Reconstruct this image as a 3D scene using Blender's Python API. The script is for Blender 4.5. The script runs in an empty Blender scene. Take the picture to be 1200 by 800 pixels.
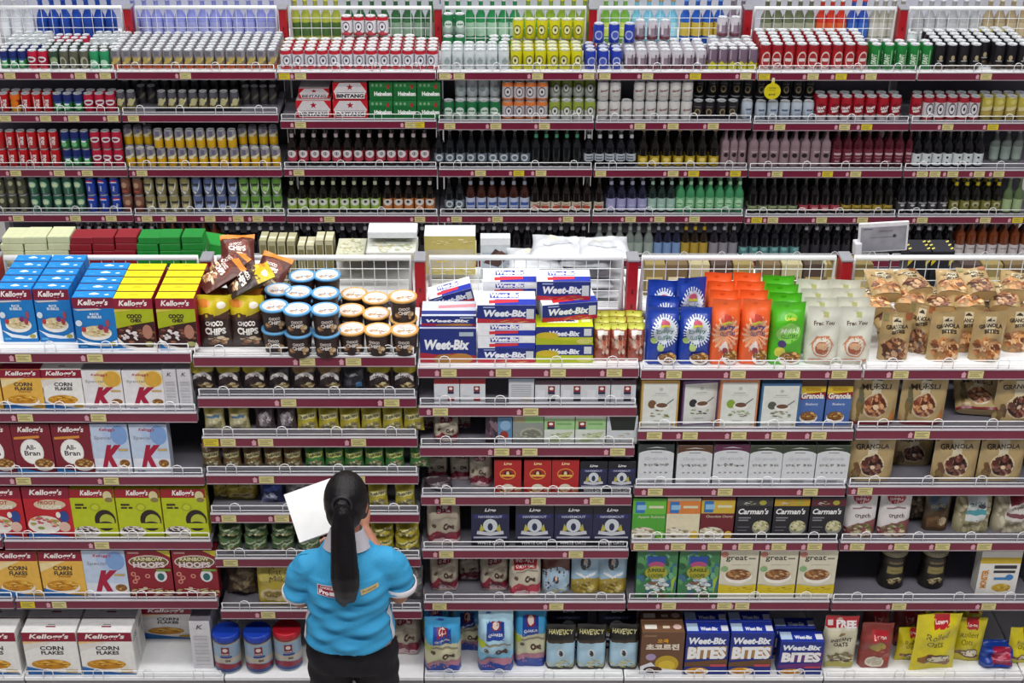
import bpy, bmesh, math, random
from mathutils import Vector, Matrix, Euler

# ------------------------------------------------------------------ camera, light, exposure
SC = bpy.context.scene
COL = SC.collection
F, TH, CX, HC = 1700.0, math.radians(28.2), 570.0, 4.53     # focal length in px of a 1200 px frame, pitch, principal x, eye height
cam_d = bpy.data.cameras.new('camera'); cam = bpy.data.objects.new('camera', cam_d); COL.objects.link(cam)
cam_d.sensor_width = 36; cam_d.lens = 36 * F / 1200; cam_d.shift_x = (600 - CX) / 1200
cam.location = (0, 0, HC); cam.rotation_euler = (math.radians(90) - TH, 0, 0)
SC.camera = cam
SC.view_settings.view_transform = 'Standard'; SC.view_settings.look = 'None'
SC.view_settings.exposure = 0.16; SC.view_settings.gamma = 1.0; SC.view_settings.use_curve_mapping = False
world = bpy.data.worlds.new('hall'); SC.world = world; world.use_nodes = True
bg = world.node_tree.nodes['Background']; bg.inputs[0].default_value = (.70, .72, 1.0, 1); bg.inputs[1].default_value = 0.30

def strip_light(name, y, z, w, sx, sy, col=(1, .985, .96), tilt=0, x=.3):
    l = bpy.data.lights.new(name, 'AREA'); l.shape = 'RECTANGLE'; l.size = sx; l.size_y = sy; l.energy = w; l.color = col
    o = bpy.data.objects.new(name, l); o.location = (x, y, z); o.rotation_euler = (tilt, 0, 0); COL.objects.link(o)
strip_light('ceiling_light_row', 1.4, 6.9, 390, 11, .7, tilt=math.radians(10))
strip_light('ceiling_light_row', 4.4, 6.9, 220, 11, .6)
strip_light('ceiling_light_row', 7.4, 6.9, 255, 11, .6)
strip_light('ceiling_light_row', 10.4, 6.9, 120, 11, .6)

# ------------------------------------------------------------------ pixels to places (1200x800 frame)
def ang(py): return TH + math.atan((py - 400) / F)
def z_at(py, Y): return HC - Y * math.tan(ang(py))
def y_at(py, z): return (HC - z) / math.tan(ang(py))
def depth(Y, z): return Y * math.cos(TH) + (HC - z) * math.sin(TH)
def x_at(px, Y, z): return (px - CX) * depth(Y, z) / F

# ------------------------------------------------------------------ materials
MATS = {}
def lin(h):
    h = h.lstrip('#'); o = []
    for i in (0, 2, 4):
        c = int(h[i:i + 2], 16) / 255
        o.append(c / 12.92 if c <= .04045 else ((c + .055) / 1.055) ** 2.4)
    return o
def mat(col, rough=.45, metal=0.0, spec=.4, noise=.06, scale=40, trans=0.0, bump=0.0):
    k = (col, rough, metal, spec, noise, scale, trans, bump)
    if k in MATS: return MATS[k]
    m = bpy.data.materials.new('surface'); m.use_nodes = True
    nt = m.node_tree; b = nt.nodes['Principled BSDF']; c = lin(col)
    b.inputs['Roughness'].default_value = rough; b.inputs['Metallic'].default_value = metal
    b.inputs['Specular IOR Level'].default_value = spec; b.inputs['Transmission Weight'].default_value = trans
    if noise > 0:
        tc = nt.nodes.new('ShaderNodeTexCoord'); n = nt.nodes.new('ShaderNodeTexNoise'); n.inputs['Scale'].default_value = scale
        n.inputs['Detail'].default_value = 2
        nt.links.new(tc.outputs['Object'], n.inputs['Vector'])
        r = nt.nodes.new('ShaderNodeValToRGB')
        r.color_ramp.elements[0].position = .3; r.color_ramp.elements[1].position = .7
        r.color_ramp.elements[0].color = [max(0, x * (1 - noise)) for x in c] + [1]
        r.color_ramp.elements[1].color = [min(1, x * (1 + noise)) for x in c] + [1]
        nt.links.new(n.outputs[0], r.inputs[0]); nt.links.new(r.outputs[0], b.inputs['Base Color'])
        if bump:
            bp = nt.nodes.new('ShaderNodeBump'); bp.inputs['Strength'].default_value = bump; bp.inputs['Distance'].default_value = .01
            nt.links.new(n.outputs[0], bp.inputs['Height']); nt.links.new(bp.outputs[0], b.inputs['Normal'])
    else:
        b.inputs['Base Color'].default_value = c + [1]
    MATS[k] = m
    return m
CARD = dict(rough=.42, spec=.35, noise=.05)
FOIL = dict(rough=.30, spec=.5, noise=.05)
TIN = dict(rough=.28, spec=.5, noise=.04)

# ------------------------------------------------------------------ mesh helpers
class B:
    """collects faces with a colour each, then links them as ONE mesh object"""
    def __init__(s, **fin): s.bm = bmesh.new(); s.slots = {}; s.fin = fin
    def slot(s, col):
        if col not in s.slots: s.slots[col] = len(s.slots)
        return s.slots[col]
    def face(s, pts, col, smooth=False):
        try: f = s.bm.faces.new([s.bm.verts.new(p) for p in pts])
        except ValueError: return
        f.material_index = s.slot(col); f.smooth = smooth
    def grid(s, rows, col, smooth=True, close=False, colf=None):
        vs = [[s.bm.verts.new(p) for p in r] for r in rows]
        for i in range(len(vs) - 1):
            n = len(vs[i])
            for j in range(n if close else n - 1):
                q = [vs[i][j], vs[i][(j + 1) % n], vs[i + 1][(j + 1) % n], vs[i + 1][j]]
                try: f = s.bm.faces.new(q)
                except ValueError: continue
                f.smooth = smooth; f.material_index = s.slot(colf(i, j) if colf else col)
        return vs
    def box(s, x0, x1, y0, y1, z0, z1, col, bev=0.0, top=None, front=None):
        r = bmesh.ops.create_cube(s.bm, size=1)
        vs = r['verts']; old = set(s.bm.faces) - set(f for v in vs for f in v.link_faces)
        for v in vs: v.co = Vector(((x0 + x1) / 2 + v.co.x * (x1 - x0), (y0 + y1) / 2 + v.co.y * (y1 - y0), (z0 + z1) / 2 + v.co.z * (z1 - z0)))
        fs = set(f for v in vs for f in v.link_faces)
        if bev > 0:
            es = list(set(e for v in vs for e in v.link_edges))
            rb = bmesh.ops.bevel(s.bm, geom=es, offset=bev, segments=1, affect='EDGES')
            fs = set(s.bm.faces) - old
        for f in fs:
            f.normal_update()
            c = col
            if top and f.normal.z > .8: c = top
            if front and f.normal.y < -.8: c = front
            f.material_index = s.slot(c)
    def tube(s, pts, r, col, n=6, caps=True):
        rows = []; up = None
        for i, p in enumerate(pts):
            p = Vector(p); a = Vector(pts[max(i - 1, 0)]); b = Vector(pts[min(i + 1, len(pts) - 1)])
            d = (b - a).normalized()
            if up is None: up = d.orthogonal().normalized()
            up = (up - d * up.dot(d)).normalized(); sd = d.cross(up)
            rr = r[i] if isinstance(r, (list, tuple)) else r
            rows.append([p + (up * math.cos(t) + sd * math.sin(t)) * rr for t in [2 * math.pi * k / n for k in range(n)]])
        vs = s.grid(rows, col, True, True)
        if caps:
            for v in (vs[0], vs[-1]):
                try: f = s.bm.faces.new(v); f.material_index = s.slot(col)
                except ValueError: pass
    def lathe(s, prof, n, cols, cap0=True, cap1=True):
        """prof [(r,z)], cols one colour or one per band"""
        rows = [[(r * math.cos(2 * math.pi * k / n), r * math.sin(2 * math.pi * k / n), z) for k in range(n)] for r, z in prof]
        cf = (lambda i, j: cols[i]) if isinstance(cols, (list, tuple)) else None
        vs = s.grid(rows, cols if cf is None else None, True, True, cf)
        if cap0:
            f = s.bm.faces.new(vs[0]); f.material_index = s.slot(cols[0] if cf else cols)
        if cap1:
            f = s.bm.faces.new(vs[-1]); f.material_index = s.slot(cols[-1] if cf else cols)
    def mesh(s, name, recalc=True):
        if recalc: bmesh.ops.recalc_face_normals(s.bm, faces=s.bm.faces[:])
        m = bpy.data.meshes.new(name); s.bm.to_mesh(m); s.bm.free()
        for c in s.slots: m.materials.append(c if isinstance(c, bpy.types.Material) else mat(c, **s.fin))
        return m
    def build(s, name, parent=None, loc=(0, 0, 0), recalc=True):
        return link(name, s.mesh(name, recalc), parent, loc)
def link(name, me, parent=None, loc=(0, 0, 0), rot=None):
    o = bpy.data.objects.new(name, me); COL.objects.link(o); o.location = loc
    if rot: o.rotation_euler = rot
    if parent: o.parent = parent
    return o
def empty(name, loc=(0, 0, 0), rz=0):
    o = bpy.data.objects.new(name, None); COL.objects.link(o); o.location = loc; o.rotation_euler = (0, 0, rz); o.empty_display_size = .05
    return o
KIDS = {}
def copy_tree(o, parent=None):
    c = o.copy(); COL.objects.link(c)
    if parent: c.parent = parent
    for ch in KIDS.setdefault(o.name, list(o.children)): copy_tree(ch, c)
    return c
def tag(o, label, cat, group=None, kind=None):
    o['label'] = label; o['category'] = cat
    if group: o['group'] = group
    if kind: o['kind'] = kind
    return o
PROTO = {}
def put(key, builder, loc, rot, label, cat, group):
    if key in PROTO: o = copy_tree(PROTO[key])
    else: o = builder(); PROTO[key] = o; KIDS[o.name] = list(o.children)
    o.location = loc; o.rotation_euler = rot
    tag(o, label, cat, group)
    return o
ORD = ['first', 'second', 'third', 'fourth', 'fifth', 'sixth', 'seventh', 'eighth', 'ninth', 'tenth', 'eleventh', 'twelfth', 'thirteenth', 'fourteenth', 'fifteenth', 'sixteenth', 'seventeenth', 'eighteenth', 'nineteenth', 'twentieth']
def nth(i, n):
    if n == 1: return ''
    if i == 0: return 'leftmost'
    if i == n - 1: return 'rightmost'
    if i > 9 and n - 1 - i < 9: return ORD[n - 1 - i] + ' from right'
    return ORD[i] + ' from left'

# ------------------------------------------------------------------ printing: flat shapes laid on a face, then bent onto it
TXT = {}
def text2d(s, shear, bold):
    k = (s, shear, bold)
    if k not in TXT:
        c = bpy.data.curves.new('lettering', 'FONT'); c.body = s; c.shear = shear; c.offset = bold; c.resolution_u = 2; c.fill_mode = 'FRONT'
        o = bpy.data.objects.new('lettering', c); COL.objects.link(o)
        dg = bpy.context.evaluated_depsgraph_get()
        m = bpy.data.meshes.new_from_object(o.evaluated_get(dg))
        vs = [v.co.copy() for v in m.vertices]; fs = [list(p.vertices) for p in m.polygons]
        bpy.data.objects.remove(o); bpy.data.curves.remove(c); bpy.data.meshes.remove(m)
        xs = [v.x for v in vs] or [0, 1]; ys = [v.y for v in vs] or [0, 1]
        TXT[k] = (vs, fs, min(xs), max(xs), min(ys), max(ys))
    return TXT[k]
# ops, all in fractions of the face: R rectangle, E ellipse, P polygon, T text fitted to a box
def R(x0, y0, x1, y1, c): return ('p', [(x0, y0), (x1, y0), (x1, y1), (x0, y1)], c)
def E(cx, cy, rx, ry, c, n=18): return ('p', [(cx + rx * math.cos(2 * math.pi * k / n), cy + ry * math.sin(2 * math.pi * k / n)) for k in range(n)], c)
def P(pts, c): return ('p', pts, c)
def T(s, cx, cy, w, h, c, sh=0, b=.02, rot=0): return ('t', s, cx, cy, w, h, c, sh, b, rot)
def specks(cx, cy, rx, ry, cols, n, s, seed=1):
    rnd = random.Random(seed); o = []
    for i in range(n):
        a = rnd.random() * 2 * math.pi; q = math.sqrt(rnd.random()); k = s * (.6 + .8 * rnd.random())
        o.append(('s', cx + rx * q * math.cos(a), cy + ry * q * math.sin(a), k, k * (.5 + .4 * rnd.random()) * ry / max(rx, .001) * 1.3, rnd.random() * 3, cols[i % len(cols)]))
    return o
def bowl(cx, cy, rx, ry, cols, seed=1, rim='f0ece4', fill=None, n=26):
    return [E(cx, cy - ry * .25, rx, ry, rim), E(cx, cy, rx * .92, ry * .78, fill or cols[0])] + specks(cx, cy, rx * .8, ry * .66, cols, n, rx * .16, seed)
def wave(y0, amp, c, n=10, ph=0): return P([(0, 0)] + [(1, 0)] + [(1 - k / n, y0 + amp * math.sin(ph + 3.2 * (1 - k / n))) for k in range(n + 1)], c)
EPS = .00016
def press(b, ops, w, h, place, cuts=None, clip=True):
    """draw ops on a w x h face into builder b; place(x, y, lift) gives the point in space"""
    bm = bmesh.new(); L = 1.0
    for op in ops:
        L += 1
        if op[0] == 'p':
            try:
                f = bm.faces.new([bm.verts.new((x * w, y * h, L)) for x, y in op[1]]); f.material_index = b.slot(op[2])
            except ValueError: pass
        elif op[0] == 's':
            L -= .8; _, cx, cy, rx, ry, a, c = op
            f = bm.faces.new([bm.verts.new((cx * w + w * rx * math.cos(t + .4 * math.sin(a)), cy * h + h * ry * math.sin(t), L)) for t in [2 * math.pi * k / 6 + a for k in range(6)]]); f.material_index = b.slot(c)
        else:
            _, s, cx, cy, tw, th, c, sh, bo, rot = op
            vs, fs, x0, x1, y0, y1 = text2d(s, sh, bo)
            sx = tw * w / max(x1 - x0, 1e-6); sy = th * h / max(y1 - y0, 1e-6); q = []
            for v in vs:
                x = (v.x - (x0 + x1) / 2) * sx; y = (v.y - (y0 + y1) / 2) * sy
                if rot: x, y = x * math.cos(rot) - y * math.sin(rot), x * math.sin(rot) + y * math.cos(rot)
                q.append(bm.verts.new((cx * w + x, cy * h + y, L)))
            mi = b.slot(c)
            for fi in fs:
                try: f = bm.faces.new([q[i] for i in fi]); f.material_index = mi
                except ValueError: pass
    if cuts: bmesh.ops.triangulate(bm, faces=[f for f in bm.faces if len(f.verts) > 4])
    pl = []
    if clip: pl += [((0.0, 0, 0), (-1, 0, 0), 1), ((w, 0, 0), (1, 0, 0), 1), ((0, 0, 0), (0, -1, 0), 1), ((0, h, 0), (0, 1, 0), 1)]
    if cuts:
        pl += [((w * k / cuts[0], 0, 0), (1, 0, 0), 0) for k in range(1, cuts[0])] + [((0, h * k / cuts[1], 0), (0, 1, 0), 0) for k in range(1, cuts[1])]
    for co, no, cl in pl:
        bmesh.ops.bisect_plane(bm, geom=bm.verts[:] + bm.edges[:] + bm.faces[:], plane_co=co, plane_no=no, dist=1e-6, clear_outer=bool(cl))
    mp = {}
    for v in bm.verts: mp[v] = b.bm.verts.new(place(v.co.x, v.co.y, v.co.z * EPS))
    for f in bm.faces:
        try: g = b.bm.faces.new([mp[v] for v in f.verts]); g.material_index = f.material_index; g.smooth = bool(cuts)
        except ValueError: pass
    bm.free()
# ------------------------------------------------------------------ product builders (origin at the middle of the base, front towards -Y)
def carton(name, w, d, h, ops, front='f2f0ea', side=None, top=None, topops=None, sideops=None):
    b = B(**CARD); side = side or front; top = top or side
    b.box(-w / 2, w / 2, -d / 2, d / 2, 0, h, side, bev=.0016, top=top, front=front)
    press(b, ops, w, h, lambda x, y, l: (x - w / 2, -d / 2 - l, y))
    b.box(-w / 2 + .002, w / 2 - .002, -d / 2 + .002, d * .16, h, h + .0012, top, bev=.0005)
    if topops: press(b, topops, w, d, lambda x, y, l: (x - w / 2, y - d / 2, h + .0012 + l))
    if sideops:
        press(b, sideops, d, h, lambda x, y, l: (w / 2 + l, x - d / 2, y)); press(b, sideops, d, h, lambda x, y, l: (-w / 2 - l, d / 2 - x, y))
    return b.build(name)
def bagform(w, h, t, style, seed):
    rnd = random.Random(seed); a1, a2, a3, a4 = [rnd.uniform(0, 6.28) for _ in range(4)]; k1 = rnd.uniform(.6, 1.3)
    def f(u, v, side):
        e = abs(2 * u - 1)
        if style == 'stand':
            s = math.sqrt(max(0, 1 - e ** 4)); p = max(0, 1 - max(0, (v - .12) / .82)) ** .75 if v < .94 else 0; p *= .8 + .2 * min(1, v / .12)
        elif style == 'block':
            s = max(0, 1 - e ** 10) ** .5; p = 1 if v < .68 else max(0, 1 - ((v - .68) / .26) ** 1.1) if v < .94 else 0; p *= .86 + .14 * min(1, v / .1)
        else:
            s = max(0, 1 - e ** 2.6) ** .7; p = max(0, 1 - (abs(2 * v - 1) / .90) ** 2.6) ** .6 if abs(2 * v - 1) < .90 else 0
        dpt = t / 2 * s * p
        inner = (1 - e ** 4) * min(1, 6 * v + .2)
        wr = t * .085 * k1 * (math.sin(9 * u + 7 * v + a1) + math.sin(15 * v - 5 * u + a2) + .6 * math.sin(23 * u + a3 + 9 * v)) * inner * (.35 + .65 * min(1, dpt / (t * .3 + 1e-6)))
        y = dpt + wr * (1 if side < 0 else .5)
        if p == 0: y = t * .04 * math.sin(7 * u + a4) * -side + .0008
        nar = 1 - (.05 * s * p if style != 'block' else .03 * (v > .7))
        if style == 'pillow': nar = 1 - .07 * math.sin(math.pi * v)
        x = (u - .5) * w * nar
        z = v * h + (.012 * h * math.sin(5 * u + a4) if v > .9 else 0)
        return x, y * side, z
    return f
def pouch(name, w, h, t, ops, col, back=None, style='stand', seed=1, fin=None, nu=12, nv=16):
    b = B(**(fin or FOIL)); f = bagform(w, h, t, style, seed); back = back or col
    us = [k / nu for k in range(nu + 1)]; vs = [k / nv for k in range(nv + 1)]
    g = [[Vector(f(u, v, -1)) for u in us] for v in vs]
    fr = b.grid(g, col)
    bk = b.grid([[Vector(f(u, v, 1)) for u in us] for v in vs], back)
    for j in range(nu):
        try:
            q = b.bm.faces.new([fr[0][j], fr[0][j + 1], bk[0][j + 1], bk[0][j]]); q.material_index = b.slot(back)
        except ValueError: pass
    for v in (0, nu):
        for i in range(nv):
            q = b.bm.faces.new([fr[i][v], fr[i + 1][v], bk[i + 1][v], bk[i][v]]); q.material_index = b.slot(col)
    def place(x, y, l):
        u = min(max(x / w, 0), 1) * nu; v = min(max(y / h, 0), 1) * nv
        i = min(int(v), nv - 1); j = min(int(u), nu - 1); a = u - j; c = v - i
        p = g[i][j] * (1 - a) * (1 - c) + g[i][j + 1] * a * (1 - c) + g[i + 1][j] * (1 - a) * c + g[i + 1][j + 1] * a * c
        return p + Vector((0, -l - .0022, .0005))
    press(b, ops, w, h, place, cuts=(nu, nv))
    return b.build(name, recalc=False)
def roundprint(b, ops, r_at, h, a0, a1, nc, w=None):
    """print wrapped on a round body, u runs over the angle a0..a1 (0 = front)"""
    w = w or r_at(h * .5) * (a1 - a0)
    def place(x, y, l):
        a = a0 + (a1 - a0) * x / w; r = r_at(y) + l + .0006
        return (r * math.sin(a), -r * math.cos(a), y)
    press(b, ops, w, h, place, cuts=(nc, 1))
def can(name, r, h, bands, ops, lid='dfe3e6', rim='c9cdd0', n=18):
    """bands: [(upto fraction, colour)]"""
    b = B(**TIN)
    prof = [(r * .80, 0), (r, h * .05)]; cols = [rim]
    for fr, c in bands: prof.append((r, h * (.05 + .83 * fr))); cols.append(c)
    prof += [(r * .84, h * .965), (r * .86, h)]; cols += [bands[-1][1], rim]
    b.lathe(prof, n, cols, True, False)
    if ops: roundprint(b, [o for o in ops], lambda z: r, h, -1.35, 1.35, 12)
    o = b.build(name)
    l = B(rough=.3, spec=.6, noise=.03, metal=.35)
    l.lathe([(r * .86, h), (r * .78, h), (r * .74, h - .003), (r * .3, h - .0022)], n, lid, False, True)
    l.box(-r * .16, r * .16, -r * .45, r * .1, h - .002, h - .0008, rim)
    l.build('lid', o)
    return o
def bottle(name, r, h, glass, cap, lab, neck=None, shape=0, labz=(.14, .42), ops=None, n=14, fin=None):
    b = B(**(fin or dict(rough=.12, spec=.6, noise=.03)))
    sh = [(.92, 0), (1, .03), (1, .50), (.86, .57), (.52, .66), (.40, .74), (.36, .93), (.42, .94), (.42, .97)] if shape == 0 else [(.92, 0), (1, .03), (1, .58), (.9, .66), (.42, .76), (.36, .80), (.34, .93), (.4, .94), (.4, .97)]
    b.lathe([(r * a, h * z) for a, z in sh], n, glass)
    o = b.build(name)
    c = B(rough=.35, noise=.03, spec=.5); c.lathe([(r * .45, h * .945), (r * .46, h * .97), (r * .40, h), (r * .2, h * 1.004)], n, cap); c.build('cap', o)
    if lab:
        l = B(rough=.5, noise=.04); l.lathe([(r * 1.012, h * labz[0]), (r * 1.012, h * labz[1])], n, lab, False, False)
        if ops: roundprint(l, ops, lambda z: r * 1.014, h, -1.1, 1.1, 8)
        l.build('label', o)
    if neck:
        l = B(rough=.5, noise=.04); l.lathe([(r * .41, h * .76), (r * .385, h * .86)], n, neck, False, False); l.build('neck_label', o)
    return o
def tub(name, r, h, body, ops, lid, lidops):
    b = B(**CARD); b.lathe([(r * .80, 0), (r * .93, h * .94)], 28, body)
    roundprint(b, ops, lambda z: r * (.80 + .13 * z / (h * .94)), h, -1.3, 1.3, 18)
    o = b.build(name)
    l = B(rough=.3, spec=.5, noise=.03); l.lathe([(r * .95, h * .90), (r, h * .905), (r, h * .985), (r * .96, h), (r * .88, h), (r * .86, h - .002)], 28, lid, False, True)
    press(l, lidops, 2 * r, 2 * r, lambda x, y, q: (x - r, y - r, h - .0018 + q))
    l.build('lid', o)
    return o
def jar(name, r, h, body, ops, lid, glassy=False, lidh=.17, waist=.97):
    b = B(**FOIL); b.lathe([(r * .9, 0), (r, h * .03), (r, h * .26), (r * waist, h * .3), (r * waist, h * .62), (r, h * .68), (r, h * .78), (r * .88, h * (1 - lidh))], 28, body)
    roundprint(b, ops, lambda z: r * 1.002, h, -1.3, 1.3, 18)
    o = b.build(name)
    l = B(rough=.35, spec=.5, noise=.03)
    l.lathe([(r * .96, h * (1 - lidh)), (r, h * (1 - lidh * .95)), (r * .985, h * .985), (r * .93, h), (r * .88, h), (r * .85, h - .004)], 28, lid, True, True)
    for k in range(28):
        a = 2 * math.pi * k / 28; x, y = r * 1.0 * math.cos(a), r * 1.0 * math.sin(a)
        l.tube([(x, y, h * (1 - lidh * .85)), (x, y, h * .97)], .0016, lid, 4)
    l.build('lid', o)
    return o

# ------------------------------------------------------------------ the setting
fl = B(rough=.25, spec=.5, noise=.04, scale=2); fl.box(-7, 7, -2, 13, -.1, 0, 'c9c6c2'); o = fl.build('floor'); o['kind'] = 'structure'
for nm, a in (('ceiling', (-7, 7, -2, 13, 7.1, 7.2, '8f8f94')), ('wall_back', (-7, 7, 13, 13.1, 0, 7.1, '77767e')), ('wall_front', (-7, 7, -2.1, -2, 0, 7.1, '77767e')), ('wall_left', (-7.1, -7, -2, 13, 0, 7.1, '77767e')), ('wall_right', (7, 7.1, -2, 13, 0, 7.1, '77767e'))):
    wb = B(rough=.7, noise=.03, scale=2); wb.box(*a); wo = wb.build(nm); wo['kind'] = 'structure'

# ------------------------------------------------------------------ gondola shelving
W = .90; XB0 = -.281 - .9 * 3            # left edge of the first bay
def xb(i): return XB0 + W * i
YN, YF, DEPN, DEPF = 5.097, 7.890, .47, .44
STRIP = .044
WHITE, WINE, RED, GREY, DARK = 'f3f4f6', '76203a', 'a31420', '8d8b92', '5a5862'
# strip centre heights in px, top to bottom
NS = {0: [418, 488, 562, 636, 707], 1: [418, 488, 562, 637.5, 707], 2: [422.5, 470.5, 517, 560.5, 606, 658, 719], 3: [435.5, 481, 528, 585.5, 648, 709],
      4: [437.5, 509, 575, 639, 708.5], 5: [437.5, 508, 574, 639, 709], 6: [437, 508, 574, 639, 709]}
FS = {0: [88, 138, 202, 255], 1: [88, 138, 202, 255.5], 2: [88.5, 145.5, 201.5, 256], 3: [88.5, 147, 202, 256], 4: [88.5, 147, 202.5, 256], 5: [89, 148, 203, 257], 6: [89, 148, 203, 257]}
NZ = {b: [z_at(p, YN) + STRIP / 2 for p in v] for b, v in NS.items()}
FZ = {b: [z_at(p, YF) + STRIP / 2 for p in v] + [.855] for b, v in FS.items()}
DECKZ, DECKY = .115, YN - .06
MESHES = {}
def shared(key, fn):
    if key not in MESHES: MESHES[key] = fn()
    return MESHES[key]
def shelf_mesh(dep, steel):
    b = B(rough=.35, spec=.5, noise=.03)
    b.box(.003, W - .003, .004, dep - .037, -.020, 0, steel, bev=.002); b.box(.003, W - .003, .004, .018, -STRIP, -.020, steel)
    b.box(.025, .035, .02, dep - .037, -.05, -.02, steel); b.box(W - .035, W - .025, .02, dep - .037, -.05, -.02, steel)
    return b.mesh('shelf')
def rail_mesh():
    b = B(rough=.38, spec=.45, noise=.07, scale=9)
    b.box(.006, W - .006, -.004, .004, -STRIP, -.006, WINE, bev=.001)
    b.box(.006, W - .006, -.007, .004, -.0045, -.001, 'b9b4ba'); b.box(.006, W - .006, -.006, .004, -STRIP - .003, -STRIP, 'a8989f')
    return b.mesh('price_rail')
def guard_mesh(hh):
    b = B(rough=.3, spec=.5, noise=0); r = .0018
    for z in (.010, hh): b.tube([(.012, .006, z), (W - .012, .006, z)], r if z < hh else r * 1.3, WHITE, 6)
    for x in (.012, W - .012): b.tube([(x, .006, -.01), (x, .006, hh)], r * 1.2, WHITE, 6); b.tube([(x, .006, hh), (x, .016, .0)], r, WHITE, 5)
    for k in range(4):
        x = W * (k + .5) / 4
        b.tube([(x - .022, .002, -.004), (x - .022, .002, hh * .9), (x - .014, .002, hh * 1.32), (x, .002, hh * 1.45), (x + .014, .002, hh * 1.32), (x + .022, .002, hh * .9), (x + .022, .002, -.004)], r, WHITE, 6)
    return b.mesh('wire_guard')
def divider_mesh(hh, cell, wr=.0019, fr=.012):
    b = B(rough=.3, spec=.5, noise=0)
    b.tube([(.042, 0, .0), (.042, 0, hh), (W - .042, 0, hh), (W - .042, 0, 0)], fr, 'eceff1', 8)
    b.tube([(.042, 0, .02), (W - .042, 0, .02)], fr * .6, 'eceff1', 6)
    n = round((W - .084) / cell)
    for k in range(1, n): b.tube([(.042 + (W - .084) * k / n, 0, .02), (.042 + (W - .084) * k / n, 0, hh)], wr, 'e8ecee', 5, False)
    m = round(hh / cell)
    for k in range(1, m): b.tube([(.042, 0, hh * k / m), (W - .042, 0, hh * k / m)], wr, 'e8ecee', 5, False)
    return b.mesh('wire_divider')
def tag_mesh(bright, icon):
    b = B(rough=.5, noise=.05)
    c = 'd6c32a' if bright else 'd3c98c'
    b.box(-.031, .031, -.0075, -.0045, -STRIP + .003, -.008, c)
    for k, (x0, x1) in enumerate(((-.026, .024), (-.022, .01), (-.026, .018))): b.box(x0, x1, -.0079, -.0074, -.016 - .008 * k, -.0135 - .008 * k, '7d7446')
    if icon:
        b.box(-.056, -.040, -.0068, -.0044, -STRIP + .006, -.022, 'cf9aa6')
        b.face([(-.060, -.0068, -.022), (-.036, -.0068, -.022), (-.048, -.0068, -.010)], 'cf9aa6')
    return b.mesh('price_tag')
UNITS = {}
def unit(fam, i, zs, Y, dep, hh, tags, label):
    root = empty('shelving_unit', (xb(i), Y, 0)); tag(root, label, 'shelving unit', None)
    top = zs[0]; steel = '7b7983'; z0 = DECKZ
    bp = shared(fam + 'back%.3f' % top, lambda: (lambda b: (b.box(.024, W - .024, dep, dep + .012, .05, top, '5a5862'), b.mesh('back_panel'))[1])(B(rough=.5, noise=.05)))
    link('back_panel', bp, root)
    def upr():
        b = B(rough=.4, noise=.05); b.box(-.016, .016, dep - .03, dep + .05, 0, top, GREY); b.box(-.022, .022, dep - .035, dep + .045, top, top + hh, RED, bev=.003)
        for k in range(2): b.box(-.004, .004, dep - .0365, dep - .0345, top + .05 + k * .07, top + .07 + k * .07, '5c0e14')
        return b.mesh('upright')
    u = link('upright', shared(fam + 'upr%.3f' % top, upr), root)
    cp = B(rough=.4, noise=.03); cp.box(-.026, .026, dep - .04, dep + .05, top + hh, top + hh + .012, '8f8f96', bev=.003); cp.build('cap', u)
    for k, z in enumerate(zs):
        s = link('shelf', shared(fam + ('tops' if k == 0 else 'shelf'), lambda: shelf_mesh(dep, WHITE if k == 0 else steel)), root, (0, 0, z))
        r = link('price_rail', shared('rail', rail_mesh), root, (0, 0, z))
        link('wire_guard', shared(fam + 'guard', lambda: guard_mesh(.034 if fam == 'n' else .036)), root, (0, 0, z))
        for px in (tags[k] if k < len(tags) else []):
            br = isinstance(px, float); X = x_at(px, Y, z) - xb(i)
            if .035 < X < W - .035: link('price_tag', shared('tag%d%d' % (br, X > .075), lambda: tag_mesh(br, X > .075)), r, (X, 0, 0))
    link('wire_divider', shared(fam + 'div%.3f' % hh, lambda: divider_mesh(hh, .052 if fam == 'n' else .06)), root, (0, dep + .01, top))
    link('rear_shelf', shared(fam + 'rear', lambda: (lambda b: (b.box(.003, W - .003, dep + .055, 2 * dep, -.02, 0, WHITE, bev=.002), b.mesh('rear_shelf'))[1])(B(rough=.35, noise=.03))), root, (0, 0, top))
    b = B(rough=.35, spec=.5, noise=.03); b.box(.003, W - .003, -.06, dep - .037, DECKZ - .02, DECKZ, WHITE, bev=.002); b.box(.003, W - .003, -.05, -.035, 0, DECKZ - .02, GREY)
    if 'deck' not in MESHES or True: link('base_deck', shared(fam + 'deck', lambda: b.mesh('base_deck')), root)
    if fam == 'n' and i != 2: link('wire_guard', shared('nguard', lambda: guard_mesh(.034)), root, (0, -.062, DECKZ))
    UNITS[fam, i] = root
    return root
NT = {1: [[27, 111], [29, 115], [27, 130], [119], [32., 69], []], 2: [[360, 414], [338, 459], [247., 267, 311, 420], [312, 419], [268, 330], [270, 485], [314]],
      3: [[526, 590, 654, 720], [516, 622], [588, 621, 724], [525, 631, 700], [523, 675], [515, 652]], 4: [[790, 865, 929, 984], [767, 809, 866, 913, 960], [768, 850, 950], [751, 795, 838, 874, 913, 955], [784, 849, 870]],
      5: [[1056, 1144], [1081], [1014], [1005, 1057, 1105, 1154], [1054, 1159]], 0: [[]], 6: [[]]}
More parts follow.
